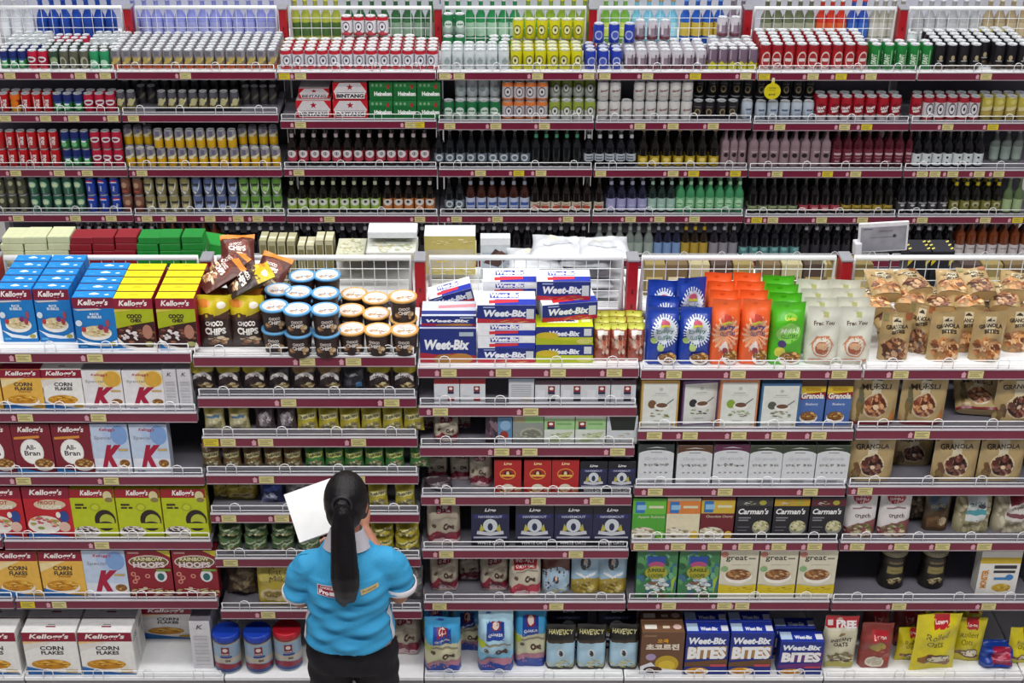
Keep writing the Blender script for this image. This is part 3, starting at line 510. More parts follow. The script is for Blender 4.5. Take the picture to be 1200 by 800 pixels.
def energ(c1, band='d2cb7a'): return [R(0, 0, 1, 1, c1), R(0, .8, 1, 1, c1), P([(.04, .48), (.96, .56), (.96, .78), (.04, .70)], band), T('ENERGEN', .5, .63, .72, .13, '3a3a22', 0, .04, .06), *specks(.5, .25, .36, .18, ['cfc9a8', 'a89f74', 'e2dec8', '8a8258'], 24, .09, 3)]
for k, c, nm, fc in (('ency', 'b3a534', 'yellow', 'd9d39a'), ('enbr', '6a5232', 'brown', 'c4bb8a'), ('engr', '3f7a3c', 'green', 'c9d07a'), ('enmo', '55704a', 'pale green', 'aab894')):
    D[k] = dict(kind='pouch', n='cereal_drink_sachet', c='drink sachet bag', desc='%s cereal drink bag' % nm, ops=energ(c, fc), col=c, t=.05, style='pillow')
D['encr'] = dict(kind='pouch', n='cereal_drink_sachet', c='drink sachet bag', desc='cream cereal drink bag', ops=[R(0, 0, 1, 1, 'a89a4c'), R(.05, .1, .95, .7, 'c3bc94'), R(.15, .52, .8, .62, '5a7a9a'), *specks(.5, .3, .36, .18, ['d8d3b4', '9a9064', 'b8b08a'], 26, .08, 3)], col='a89a4c', t=.05, style='pillow')
D['enpu'] = dict(kind='pouch', n='cereal_drink_sachet', c='drink sachet bag', desc='purple brown cereal drink bag', ops=[R(0, 0, 1, 1, '4a3a40'), E(.5, .5, .3, .3, '8a8288'), *specks(.5, .45, .34, .3, ['a8a0a4', '6d6468', 'c3bcc0'], 30, .08, 3)], col='4a3a40', t=.05, style='pillow')
D['oatmy'] = dict(kind='pouch', n='oat_bag', c='oat bag', desc='yellow oat milk bag', ops=[R(0, 0, 1, 1, 'b8a43c'), R(0, .6, 1, 1, 'c9b95c'), T('Oat', .6, .78, .4, .14, '4a3a1c', .1, 0), T('Milk', .64, .62, .46, .14, '4a3a1c', .1, 0), E(.5, .26, .4, .16, 'c9b98a'), E(.5, .28, .3, .09, '8a7434'), R(0, 0, 1, .1, '8a7a2c')], col='b8a43c', t=.07, style='block')
D['oatbl'] = dict(kind='pouch', n='oat_bag', c='oat bag', desc='dark blue cereal bag', ops=[R(0, 0, 1, 1, '1f2c62'), E(.55, .7, .34, .16, '2f4698'), P([(0, 0), (.6, 0), (.2, .5)], '8d94b4'), *specks(.4, .3, .3, .18, ['6d78a8', 'b3b8cc'], 12, .1, 3)], col='1f2c62', t=.05, style='pillow')
D['oatgy'] = dict(kind='pouch', n='oat_bag', c='oat bag', desc='grey mottled cereal bag', ops=[R(0, 0, 1, 1, '5d5a5c'), *specks(.5, .5, .4, .4, ['8d8a8a', '77747a', 'a8a49c'], 34, .1, 3)], col='5d5a5c', t=.05, style='pillow')
D['oatbr'] = dict(kind='pouch', n='oat_bag', c='oat bag', desc='brown transparent oat bag', ops=[R(0, 0, 1, 1, '55483a'), *specks(.5, .5, .44, .4, ['77674f', '6a5a46', '8a7a5c', '4a3c2e'], 60, .1, 3)], col='55483a', t=.07, style='pillow')
def quak(c1, c2): return [R(0, 0, 1, 1, c1), R(.0, .86, 1, 1, 'b9aab0'), R(.28, .74, .76, .92, '8c1c34'), E(.52, .85, .12, .05, 'e6d8d2'), T('QUAKER', .52, .78, .40, .05, 'efe4e0', 0, .03), R(.2, .60, .9, .64, '9a8f80'), E(.22, .44, .07, .05, '5a4638'), T('Oat', .66, .44, .34, .12, '4a3026', 0, .08), P([(.0, .18), (.3, .34), (1, .28), (1, .1), (0, .04)], c2), P([(.1, .1), (.5, .16), (1, .12), (1, .04), (.1, .04)], 'c9b0b4')]
D['qbag'] = dict(kind='pouch', n='oat_bag', c='oat bag', desc='pale oat bag with maroon swirl', ops=quak('aaa08e', '7d2236'), col='a89ca0', t=.07, style='block')
D['qbagr'] = dict(D['qbag'], desc='white oat bag with red badge', ops=[*quak('c9c0ac', 'b0384a'), P([(.15, .68), (.85, .68), (.9, .9), (.1, .9)], 'b01c2c'), T('INSTANT', .5, .83, .6, .06, 'efe4e0', 0, .03), T('OATMEAL', .5, .74, .6, .06, 'efe4e0', 0, .03), R(0, .9, 1, 1, '7fa3cc')], col='c9c0ac')
D['qblu'] = dict(kind='pouch', n='oat_bag', c='oat bag', desc='bright blue oat bag', ops=[R(0, 0, 1, 1, 'c9c6a4'), R(0, .58, 1, 1, '3f9ccf'), R(.24, .56, .74, .84, '1d3f96'), R(.36, .70, .64, .84, '8c1c34'), E(.5, .775, .1, .06, 'e9d8cc'), T('QUAKER', .5, .635, .42, .05, 'e9eef6', 0, .03), R(.2, .48, .92, .515, '8a8670'), E(.24, .40, .07, .035, '5a4638'), T('Oat', .66, .36, .34, .10, '4a3026', 0, .08), P([(0, .18), (.4, .27), (1, .24), (1, .12), (0, .08)], 'b0788a'), P([(0, .10), (.4, .19), (1, .14), (1, 0), (0, 0)], '24449c'), E(.1, .5, .12, .06, 'b9c828')], col='3f9ccf', back='24449c', t=.09, style='block')
D['qbluf'] = dict(D['qblu'], desc='shiny white and blue oat bag', ops=[R(.0, .36, 1, 1, 'a9cfe2'), *D['qblu']['ops'][2:]], col='7fbcdc')
D['havb'] = dict(kind='pouch', n='oat_bag', c='oat bag', desc='brown and sky blue oat bag', ops=[R(0, 0, 1, 1, '5c2c20'), P([(0, 0), (1, 0), (1, .55), (.7, .66), (.3, .68), (0, .58)], 'a9c4d8'), E(.5, .38, .11, .09, '3a2c30'), E(.5, .42, .05, .05, 'd8b8a0'), *specks(.5, .06, .5, .08, ['b9a45a', 'd0c48a', '9a8440'], 26, .08, 2), R(.14, .84, .86, .88, '8a5a40')], col='5c2c20', t=.06, style='stand')
D['havg'] = dict(kind='pouch', n='oat_bag', c='oat bag', desc='pale blue and gold oat bag', ops=[R(0, 0, 1, 1, '9cb8cc'), E(.5, .72, .2, .16, '2a3038'), E(.5, .75, .08, .07, 'cfae94'), P([(.14, .52), (.5, .44), (.86, .52), (.86, .46), (.5, .38), (.14, .46)], 'dfe4ea'), P([(0, 0), (1, 0), (1, .34), (.5, .42), (0, .3)], 'a8923a'), *specks(.45, .16, .34, .14, ['cbb45a', '8a7428', 'd9cc8a'], 26, .09, 2)], col='9cb8cc', t=.06, style='stand')
D['havk'] = dict(kind='pouch', n='oat_bag', c='oat bag', desc='black oat bag with blue window', ops=[R(0, 0, 1, 1, '20201e'), T('HAVERJOY', .5, .84, .86, .11, 'c9c490', .1, .03), R(.02, .08, .98, .64, 'a5c6da'), R(.02, .64, .98, .70, '3a2c20'), E(.5, .4, .12, .1, 'cfd4d6'), E(.5, .39, .07, .07, '2c2a30'), *specks(.5, .14, .46, .09, ['b9b06a', 'd0cc98', '98904a'], 26, .08, 2)], col='20201e', t=.06, style='block')
def crisp(c1, c2, t1, t2, tc): return [R(0, 0, 1, 1, c1), R(0, .82, 1, .9, c1), E(.55, .62, .36, .22, c2), *[P([(.55, .62), (.55 + .44 * math.cos(a), .62 + .27 * math.sin(a)), (.55 + .44 * math.cos(a + .09), .62 + .27 * math.sin(a + .09))], c2) for a in [k * .21 for k in range(30)]], E(.55, .76, .14, .045, 'd0607a'), R(.4, .7, .7, .735, 'c9c83a'), T(t1, .55, .62, .56, .09, tc, .15, .02), T(t2, .55, .51, .44, .06, tc, .15, .02), E(.2, .46, .09, .06, 'a8c86a'), E(.42, .34, .1, .07, 'b9cf80'), *bowl(.66, .15, .3, .12, BRANF, 3, n=30)]
D['crib'] = dict(kind='pouch', n='granola_bag', c='cereal bag', desc='blue granola clusters bag', ops=crisp('1f40a4', 'dfe6ee', 'Crispy', 'CLUSTERS', '3a6a5a'), col='1f40a4', t=.07, style='block')
D['crio'] = dict(kind='pouch', n='granola_bag', c='cereal bag', desc='orange berry clusters bag', ops=[R(0, 0, 1, 1, 'e8622c'), E(.5, .5, .4, .26, 'f0a070'), *[P([(.5, .5), (.5 + .46 * math.cos(a), .5 + .3 * math.sin(a)), (.5 + .46 * math.cos(a + .14), .5 + .3 * math.sin(a + .14))], 'efb896') for a in [k * .35 for k in range(18)]], E(.5, .74, .2, .06, 'c84a3a'), R(.34, .66, .7, .7, 'c9c04a'), T('Berry', .54, .60, .54, .1, '3a3a86', .2, .03), T('CLUSTERS', .56, .51, .5, .06, '4a3a70', .1, .02), P([(.3, .3), (.5, .42), (.6, .3), (.5, .18)], 'efe0dc'), E(.5, .25, .09, .06, '9c2a3a'), *bowl(.72, .15, .28, .12, BRANF, 3, n=30)], col='e8622c', t=.07, style='block')
D['crig'] = dict(kind='pouch', n='granola_bag', c='cereal bag', desc='green muesli clusters bag', ops=[R(0, 0, 1, 1, '4db01e'), E(.55, .78, .2, .06, '8ccf4a'), R(.42, .74, .7, .78, 'd8d84a'), E(.5, .54, .36, .16, '86c858'), T('Muesli', .54, .58, .56, .1, 'dff0cf', .2, .02), T('CLUSTERS', .54, .48, .48, .06, '2f6a2a', .1, .02), E(.34, .36, .12, .06, '4a3a6a'), E(.3, .22, .16, .09, 'd9d04a'), *bowl(.62, .13, .34, .12, BRANF, 3, n=30)], col='4db01e', t=.07, style='block')
D['free'] = dict(kind='pouch', n='granola_bag', c='cereal bag', desc='cream granola pouch with brown bowl', ops=[R(0, 0, 1, 1, 'd6d6c8'), R(.46, .82, .62, .92, 'b4b478'), T('Free You', .5, .73, .62, .075, '5a4238', 0, .03), P([(.12, .32), (.3, .5), (.7, .5), (.88, .32), (.7, .42), (.3, .42)], 'b87a5a'), E(.5, .32, .32, .19, 'c98a6a'), E(.5, .32, .28, .165, 'd8d4c6'), E(.5, .30, .22, .12, 'a85a38'), E(.5, .34, .18, .06, 'd0a884'), R(.1, .06, .9, .10, 'c08a6c'), R(0, 0, 1, .05, 'b4b4a4')], col='d6d6c8', t=.06, style='stand')
KR = 'a98f62'
def kraft(t, sub, nuts, seed): return [R(0, 0, 1, 1, KR), R(.08, .66, .92, .665, KR), R(.34, .6, .66, .9, 'cfc3a4'), P([(.38, .83), (.5, .88), (.62, .83), (.62, .81), (.38, .81)], '3a3028'), T(t, .5, .72, .74, .085, '35281e', 0, .05), *([T(sub, .56, .61, .46, .075, '35281e', 0, .05)] if sub else []), *nuts]
D['bites_k'] = dict(back='c2a878', kind='pouch', n='kraft_pouch', c='granola pouch', desc='kraft granola bites pouch', ops=kraft('GRANOLA', 'BITES', [E(.5, .25, .42, .25, '9a7448'), *specks(.5, .25, .42, .24, ['c9925a', '8a5230', 'b97a48', 'e0b888', '6a3c24'], 50, .10, 4)], 1), col=KR, t=.07, style='stand')
D['bites_d'] = dict(D['bites_k'], desc='dark kraft granola bites pouch', ops=kraft('GRANOLA', 'BITES', [E(.5, .25, .42, .25, '5a3a28'), *specks(.5, .25, .42, .24, ['7a4a34', '4a2a1e', '9a6a4a', 'c09a70'], 50, .10, 6)], 1) + [R(.75, .86, .98, 1, '9a5a34'), R(.04, .84, .2, .96, '8a8454')])
D['mues'] = dict(kind='pouch', n='kraft_pouch', c='granola pouch', desc='kraft muesli pouch with round bowl', ops=[R(0, 0, 1, 1, 'b39b6c'), R(.4, .5, .62, 1, 'd6ccb0'), P([(.38, .88), (.5, .92), (.62, .88), (.62, .86), (.38, .86)], '3a3028'), T('MUESLI', .5, .75, .66, .11, '35281e', 0, .03), E(.5, .38, .29, .25, 'cdbb96'), E(.5, .38, .25, .215, '9a5c3c'), *specks(.5, .38, .22, .19, ['c98a5c', '7a3c28', 'd8a878', '5a2a1c'], 44, .06, 2), E(.5, .38, .06, .05, 'e0c0a0'), *specks(.14, .4, .08, .3, ['7a6238', '5d5a3c'], 8, .04, 3), P([(.8, .1), (.96, .3), (.98, .1)], 'c07a3c'), R(0, 0, 1, .06, '7a2430')], col='b39b6c', t=.06, style='stand')
D['grak'] = dict(D['mues'], desc='kraft granola pouch with dark bowl', ops=[R(0, 0, 1, 1, 'b39b6c'), R(.38, .5, .62, 1, 'd6ccb0'), P([(.0, 1), (.3, 1), (.02, .8)], '6a4a34'), P([(.38, .88), (.5, .92), (.62, .88), (.62, .86), (.38, .86)], '3a3028'), T('GRANOLA', .48, .73, .76, .11, '35281e', 0, .03), E(.5, .33, .29, .25, 'd3c19c'), E(.5, .33, .25, .215, '4a2a22'), *specks(.5, .33, .22, .19, ['7a4a3c', '5a2c24', '9a6a58', '301a18'], 44, .06, 2), E(.5, .33, .05, .045, 'e6c8a8'), P([(.84, .1), (.98, .55), (.9, .3)], '5d5a3c'), *specks(.12, .2, .1, .16, ['7a6238', '6a4a34'], 8, .05, 3)])
D['hola'] = dict(kind='pouch', n='granola_bag', c='cereal bag', desc='white granola crunch pouch with red disc', ops=[R(0, 0, 1, 1, 'd8d3d2'), E(.5, .82, .3, .14, 'a8283a'), T('HOLA!', .5, .86, .38, .06, 'efe0e0', 0, .03), T('GRANOLA', .5, .78, .44, .05, 'efe0e0', 0, .03), T('crunch', .56, .45, .5, .09, '4a2c30', 0, .02), R(.2, .58, .84, .61, '8a6a70'), P([(0, 0), (1, 0), (1, .36), (.4, .3), (0, .16)], '8a4a4c'), *specks(.5, .14, .42, .14, ['b9a888', '6a5a3c', 'd8c8a8', '7a8a4a'], 36, .09, 3)], col='d8d3d2', t=.055, style='stand')
D['dgran'] = dict(kind='pouch', n='granola_bag', c='cereal bag', desc='dark brown pouch with blue crest', ops=[R(0, 0, 1, 1, '46341f'), E(.5, .75, .4, .26, '33475c'), T('Granola', .5, .6, .6, .1, 'a89a6a', .2, 0), P([(.1, .3), (.5, .4), (.9, .2), (.8, .1), (.1, .1)], '6a4a2a'), E(.7, .25, .2, .1, 'b9a888')], col='46341f', t=.055, style='stand')
D['oatcl'] = dict(kind='pouch', n='oat_bag', c='oat bag', desc='clear bag of oats with teal label', ops=[R(0, 0, 1, 1, 'a8a07e'), *specks(.5, .5, .5, .5, ['b8b090', '98906c', 'c3bc9c', '8a8260'], 90, .07, 3), R(.24, .3, .8, 1, 'cfd6d4'), R(.24, .84, .8, 1, '3f8a94'), R(.24, .44, .8, .54, '4f96a0'), T('GRANOLA', .52, .68, .46, .08, '4a6a70', 0, .03), E(.68, .6, .1, .05, '3a3a4a')], col='a8a07e', t=.08, style='block')
D['oatcr'] = dict(D['oatcl'], desc='clear bag of oats with red label', ops=[R(0, 0, 1, 1, 'b4ac94'), *specks(.5, .5, .5, .5, ['c0b89e', 'a09878', 'cdc6ae'], 80, .07, 3), R(.3, .3, 1, .86, 'd3cfc8'), R(.34, .68, .98, .84, '8c2c34'), R(.34, .38, .98, .46, '7a4a50'), T('GRANOLA', .66, .58, .5, .07, '5a3a40', 0, .03)], col='b4ac94')
D['frees'] = dict(kind='pouch', n='oat_bag', c='oat bag', desc='cream instant oats bag with red FREE top', ops=[R(0, 0, 1, 1, 'c9c4a8'), R(0, .80, 1, 1, 'b8202c'), R(.0, .76, 1, .8, 'd8d3c0'), T('FREE', .62, .86, .6, .12, 'f3eeee', 0, .06), R(.06, .84, .22, .92, 'e8d8d8'), E(.5, .69, .1, .03, '8a6a4a'), T('INSTANT', .5, .58, .62, .07, '4a3c30', 0, .03), T('OATS', .5, .49, .42, .07, '4a3c30', 0, .03), *specks(.5, .22, .36, .12, ['5a4434', '8a7454', 'd8cfa8', '6d6a3c'], 36, .09, 3), R(.08, .04, .92, .14, 'a8a04c')], col='c9c4a8', t=.06, style='block')
D['redb'] = dict(kind='pouch', n='oat_bag', c='oat bag', desc='brick red seed bag', ops=[R(0, 0, 1, 1, '8a3a34'), R(.3, .62, .8, .86, 'b8202c'), T('Lowan', .55, .74, .38, .09, 'f0e0d8', 0, .03), E(.5, .52, .26, .08, '9a8a4a'), *specks(.5, .36, .4, .06, ['a85048', 'c07a70'], 14, .06, 2), E(.46, .17, .3, .15, 'd8d0bc'), E(.46, .17, .24, .11, 'b9b09a'), E(.8, .28, .12, .1, 'a84038')], col='8a3a34', t=.07, style='block')
D['roll'] = dict(kind='pouch', n='oat_bag', c='oat bag', desc='yellow rolled oats bag', ops=[R(0, 0, 1, 1, 'd3c41c'), R(.36, .78, .72, 1, 'b8202c'), T('Lowan', .54, .88, .28, .07, 'f0e0d8', 0, .03), T('Rolled', .48, .66, .56, .11, '5a4a14', .1, 0), T('Oats', .44, .52, .36, .11, '5a4a14', .1, 0), P([(.1, .26), (.4, .34), (.9, .16), (.8, .08), (.1, .2)], '8a5a2c'), E(.56, .24, .3, .1, '4a2c1c'), E(.58, .24, .26, .075, 'e0d6bc')], col='d3c41c', t=.06, style='pillow')
D['brick'] = dict(kind='pouch', n='snack_pack', c='snack pack', desc='red and brown sachet pack', ops=[R(0, 0, 1, 1, '9a4a3a'), R(0, .84, 1, 1, 'd6dc5a'), E(.5, .56, .3, .16, 'b9b49a'), *specks(.5, .45, .42, .36, ['c08a74', '7a3428', 'd8c0b0', 'a85c48'], 46, .1, 4), R(.2, .72, .8, .82, 'e2dfd8')], col='9a4a3a', t=.05, style='block')
D['blank'] = dict(kind='pouch', n='plastic_bag', c='plastic bag', desc='white plastic pastry bag', ops=[E(.5, .5, .3, .2, 'bfc3c9'), E(.4, .6, .12, .1, 'c8c4b8')], col='c6c9ce', t=.05, style='pillow')
D['bluep'] = dict(kind='pouch', n='snack_pack', c='snack pack', desc='blue pack', ops=[R(0, 0, 1, 1, '1a3f9c'), *[R(0, .16 + .2 * k, 1, .19 + .2 * k, '12306f') for k in range(4)], R(.3, .1, .86, .8, 'a01c40'), R(.36, .3, .8, .36, 'd07a90'), R(.36, .52, .8, .6, 'c86a84')], col='1a3f9c', t=.09, style='block')
# ------------------------------------------------------------------ stock on the front gondola
BAY = {0: 'end bay', 1: 'corn flakes bay', 2: 'choco chips bay', 3: 'oats bay', 4: 'muesli bay', 5: 'granola bay', 6: 'right end bay'}
def shelf_phrase(b, s):
    n = len(NZ[b]); return '%s of %s' % ('bottom deck' if s == 'd' else ('top shelf' if s == 0 else ORD[s] + ' shelf'), BAY[b])
def make(key, w, h, d=None, seed=1):
    q = D[key]
    if q['kind'] == 'carton': return carton(q['n'], w, d or q['d'], h, q['ops'], q['front'], q.get('side'), q.get('top'), q.get('topops'), q.get('sideops'))
    return pouch(q['n'], w, h, d or q['t'], q['ops'], q['col'], q.get('back'), q['style'], seed)
RND = random.Random(7)
def near(b, s, key, spans, ytop, off=.02, yaw=0, deep=1, lean=0, h=None, d=None, where='', zoff=0, jit=0, gap=.004, seed=1, desc=None):
    q = D[key]; z = (DECKZ if s == 'd' else NZ[b][s]) + zoff; Y = (DECKY if s == 'd' else YN) + off
    dd = d or q.get('d') or q.get('t')
    if h is None: h = z_at(ytop, Y) - z
    if s == 'd' or s > 0: h = min(h, (NZ[b][-1] if s == 'd' else NZ[b][s - 1]) - .056 - z)
    zm = z + h / 2
    w = sum(x_at(p1, Y, zm) - x_at(p0, Y, zm) for p0, p1 in spans) / len(spans)
    n = len(spans); out = []
    for r in range(deep):
        for k, (p0, p1) in enumerate(spans):
            X = x_at((p0 + p1) / 2, Y, zm)
            yw = yaw + (RND.uniform(-jit, jit)); ln = lean + (RND.uniform(0, jit * .5) if jit else 0)
            rowp = '' if deep == 1 else (' front row' if r == 0 else ' %s row' % ORD[r])
            pos = (nth(k, n) + rowp).strip()
            lab = '%s%s, %s' % (desc or q['desc'], (', ' + pos) if pos else '', where or shelf_phrase(b, s))
            py_ = .013 if q['kind'] == 'pouch' else 0
            out.append(put((key, round(w, 2), round(h, 2), dd, seed), lambda: make(key, w, h, dd, seed), (X, Y + py_ + dd / 2 + r * (dd + gap) + (h * .06 if ln else 0) * 0, z + .0005), (-ln, 0, yw), lab, q['c'], '%ss, %s' % (q['c'], shelf_phrase(b, s)) if n * deep > 1 else None))
    return out
# corn flakes bay
near(1, 0, 'rice', [(0, 40), (42, 85)], 339, off=.085, deep=5)
near(1, 0, 'rice', [(88, 136)], 349, off=.02, deep=5, where='column beside the yellow boxes')
near(1, 0, 'coco', [(136, 181), (185, 230)], 350, off=.02, deep=5)
near(1, 1, 'corng', [(-48, 1), (3, 51)], 433); near(1, 1, 'corn', [(50, 98)], 433, desc='white corn flakes box'); near(1, 1, 'spkg', [(97, 144), (145, 192)], 434)
near(1, 1, 'side', [(192, 208), (209, 225)], 433, d=.13)
near(1, 2, 'bran', [(-30, 15), (16, 62), (63, 109)], 497); near(1, 2, 'spkb', [(109, 151), (153, 199)], 497)
near(1, 3, 'loops', [(-28, 28), (30, 84)], 571); near(1, 3, 'choc', [(84, 136), (138, 189), (191, 243)], 573)
near(1, 4, 'corng', [(-4, 46), (48, 99)], 646, desc='golden corn flakes box beside blue box'); near(1, 4, 'spkb', [(99, 149)], 645, desc='single pale blue flakes box'); near(1, 4, 'hoop', [(150, 202), (204, 255)], 645)
near(1, 'd', 'corn', [(-42, 22), (30, 91), (94, 157)], 741, desc='large corn flakes box', off=.02, deep=2, d=.10, where='bottom deck of corn flakes bay')
near(1, 'd', 'corn', [(167, 225)], 712, off=.27, desc='lone corn flakes box set back', where='on white deck near blue tubs'); near(1, 'd', 'side', [(224, 248)], 728, off=.06, d=.17, desc='narrow white carton standing on deck', where='beside first blue tub')
# choco chips bay
def free(key, px, py, Y, w, h, rot, label, d=None, z=None, seed=1, group=None):
    zz = z_at(py, Y) if z is None else z; q = D[key]
    return put((key, round(w, 2), round(h, 2), d, seed), lambda: make(key, w, h, d, seed), (x_at(px, Y, zz), Y, zz), rot, label, q['c'], group)
zt2 = NZ[2][0] + .001
G2 = 'choco chips bags heaped on the top shelf'
near(2, 0, 'choco', [(231, 269), (267, 309)], 352, off=.035, lean=.05, where='standing at the front beside yellow boxes')
near(2, 0, 'choco', [(238, 276), (272, 310)], 351, off=.10, lean=.02, where='behind the front bags on top shelf', seed=2)
near(2, 0, 'chocor', [(234, 272), (272, 312)], 342, off=.18, lean=.0, where='third row of choco bags on top shelf', seed=2)
free('choco', 268, 0, YN + .13, .155, .19, (-1.2, 0, -1.25), 'yellow topped choco bag lying across the standing bags', z=zt2 + .225, seed=3, group=G2)
free('chocor', 236, 0, YN + .16, .145, .19, (-1.2, 0, -1.1), 'brown choco bag lying near the yellow boxes', z=zt2 + .225, seed=4, group=G2)
free('chocor', 248, 0, YN + .235, .145, .17, (-1.15, 0, -.9), 'brown choco bag lying in middle of the heap', z=zt2 + .225, seed=5, group=G2)
free('chocor', 308, 0, YN + .25, .14, .17, (-.9, .15, -.35), 'red brown choco bag leaning toward the blue tubs', z=zt2 + .165, seed=6, group=G2)
free('chocor', 279, 0, YN + .28, .145, .17, (-1.0, .0, .12), 'topmost choco chips bag of the heap', z=zt2 + .245, seed=7, group=G2)
TUBB = [R(0, 0, 1, 1, '2e1f1c'), T('CHOCO', .5, .62, .34, .13, 'ddd2ca', 0, .04), T('CHIPS', .5, .44, .4, .16, 'e3dad2', 0, .04), *specks(.7, .3, .1, .12, ['b9976a', '8a5f3a', 'd8c3a0'], 10, .06, 3), *specks(.25, .3, .1, .1, ['b9976a', '8a5f3a'], 8, .05, 2)]
def lidops(c): return [E(.5, .5, .41, .41, 'e4dedb'), *specks(.5, .45, .3, .26, ['c49a78', 'efe9e4', 'd8b8a0', 'a87a5a', 'f0ece8'], 30, .07, 5), T('CHOCO', .46, .6, .44, .12, 'f6f3f1', .1, .05), T('CHIPS', .54, .46, .5, .14, 'f8f5f3', .1, .05), R(.3, .36, .64, .39, c)]
def tubs(px, py, lo, kind, lab):
    col, rim = (('2e1f1c', '5d9fd0') if kind == 'b' else ('33211b', 'd9a45a'))
    h, r = .100, .0575
    ztop = zt2 + h * lo; Y = y_at(py, ztop)
    for k in range(lo):
        z = zt2 + h * k; first = k == lo - 1
        put('tub' + kind, lambda: tub('cereal_tub', r, h, col, TUBB, rim, lidops('5d9fd0' if kind == 'b' else 'd0a030')), (x_at(px, Y, ztop), Y, z), (0, 0, RND.uniform(-.3, .3)), '%s choco chips tub, %s%s' % ('blue lidded' if kind == 'b' else 'orange lidded', lab, '' if lo == 1 else (', upper of its stack' if first else ', under another tub')), 'cereal tub', 'choco chips tubs on the top shelf')
for px, py, lab in ((321, 357, 'front row by the bags'), (348, 361, 'front row middle'), (381, 361, 'front row by the orange tubs'), (326, 338, 'second row by the bags'), (349, 341, 'second row middle'), (381, 342, 'second row by the orange tubs'), (354, 322, 'back row middle'), (383, 321, 'back row by the orange tubs')):
    tubs(px, py, 2, 'b', lab)
for px, py, n, lab in ((412, 384, 1, 'front row by blue tubs'), (443, 385, 1, 'front row middle'), (474, 385, 1, 'front row by red upright'), (411, 362, 1, 'second row by blue tubs'), (441, 366, 1, 'second row middle'), (472, 346, 2, 'by red upright second row'), (415, 343, 1, 'back row by blue tubs'), (440, 348, 1, 'back row middle')):
    tubs(px, py, n, 'o', lab)
near(2, 1, 'mini1', [(221, 250), (252, 281), (282, 312)], 427, jit=.05, desc='brown choco bag with yellow top, small'); near(2, 1, 'mini2', [(312, 340)], 427); near(2, 1, 'mini3', [(341, 370), (371, 400)], 427, jit=.05)
near(2, 1, 'mini4', [(400, 428)], 430); near(2, 1, 'mini1', [(429, 458), (459, 488)], 426, jit=.05, seed=4, desc='small yellow topped brown bag')
near(2, 2, 'encr', [(237, 262), (266, 291)], 477, jit=.04); near(2, 2, 'enpu', [(297, 321), (323, 346)], 478, jit=.04); near(2, 2, 'ency', [(347, 371), (372, 396), (397, 421), (422, 447), (447, 472), (472, 497)], 480, jit=.07)
near(2, 3, 'enbr', [(235, 257), (259, 281), (283, 306), (308, 330), (331, 353)], 526, jit=.07); near(2, 3, 'engr', [(356, 379), (380, 402), (402, 426), (427, 449), (450, 474), (479, 503)], 526, jit=.07)
near(2, 4, 'oatmy', [(264, 300)], 567, off=.09, desc='yellow oat bag behind', where='fifth shelf of choco chips bay'); near(2, 4, 'oatmy', [(248, 270)], 568, off=.11, desc='yellow oat bag at the shelf end', where='fifth shelf of choco chips bay', seed=3)
near(2, 4, 'oatbl', [(303, 332)], 566, off=.05); near(2, 4, 'oatgy', [(333, 362)], 564, off=.05); near(2, 4, 'ency', [(372, 398), (402, 428), (429, 455), (461, 487)], 570, jit=.04, where='fifth shelf of choco chips bay')
for lay in (0, 1):
    near(2, 5, 'enmo', [(254, 281), (284, 312), (315, 345), (347, 374)], 0, h=.072, zoff=.072 * lay, d=.08, jit=.06, lean=.02, where='%s layer, sixth shelf of choco chips bay' % ('lower', 'upper')[lay], seed=1 + lay)
    near(2, 5, 'ency', [(432, 461), (462, 491)], 0, h=.072, zoff=.072 * lay, d=.08, jit=.06, where='%s layer, sixth shelf of choco chips bay' % ('lower', 'upper')[lay], seed=1 + lay)
near(2, 6, 'oatbr', [(262, 300)], 664, off=.06, d=.10); near(2, 6, 'oatmy', [(300, 338)], 662, off=.02, desc='big yellow oat milk bag left of worker', where='seventh shelf of choco chips bay'); near(2, 6, 'oatgy', [(466, 496)], 668, off=.04, desc='mottled cereal bag right of the worker', where='seventh shelf of choco chips bay'); near(2, 6, 'oatbr', [(352, 388), (428, 462)], 664, off=.06, d=.1, desc='brown oat bag behind worker', seed=3)
QJ = [R(0, .02, 1, .8, '8fa6bc'), R(0, .30, 1, .44, 'b9b0a0'), P([(.0, .22), (.4, .3), (1, .22), (1, .14), (0, .1)], '8c2438'), R(0, .05, 1, .14, '2d3f7a'), R(.40, .52, .62, .74, '7c1c34'), E(.51, .66, .07, .05, 'e2cfc6'), T('QUAKER', .51, .55, .2, .035, 'efe6e4', 0, .03), T('Oat', .56, .37, .14, .06, '4a3026', 0, .08), R(.36, .45, .68, .5, '2a3f8a')]
def qjar(px, py, lid, lab, key):
    Y = DECKY + (.022 if py > 785 else .04 if py > 780 else .10) + .062; put('qjar' + key, lambda: jar('oat_jar', .062, .205, 'b3a992', QJ, lid), (x_at(px, Y, DECKZ), Y, DECKZ + .001), (0, 0, RND.uniform(-.15, .15)), lab, 'oat jar', 'plastic oat jars on the bottom deck')
qjar(269, 788, '1b3fae', 'oat jar with blue lid beside narrow white carton', 'b'); qjar(305, 788, '1b3fae', 'oat jar with blue lid between blue and red jars', 'b')
qjar(339, 783, 'b81a2c', 'oat jar with red lid behind worker\'s leg', 'r'); qjar(398, 774, 'b81a2c', 'red lidded oat jar between the worker\'s legs', 'r')
near(2, 'd', 'qbag', [(455, 492)], 722, off=.14, where='bottom deck right of the worker', d=.09)
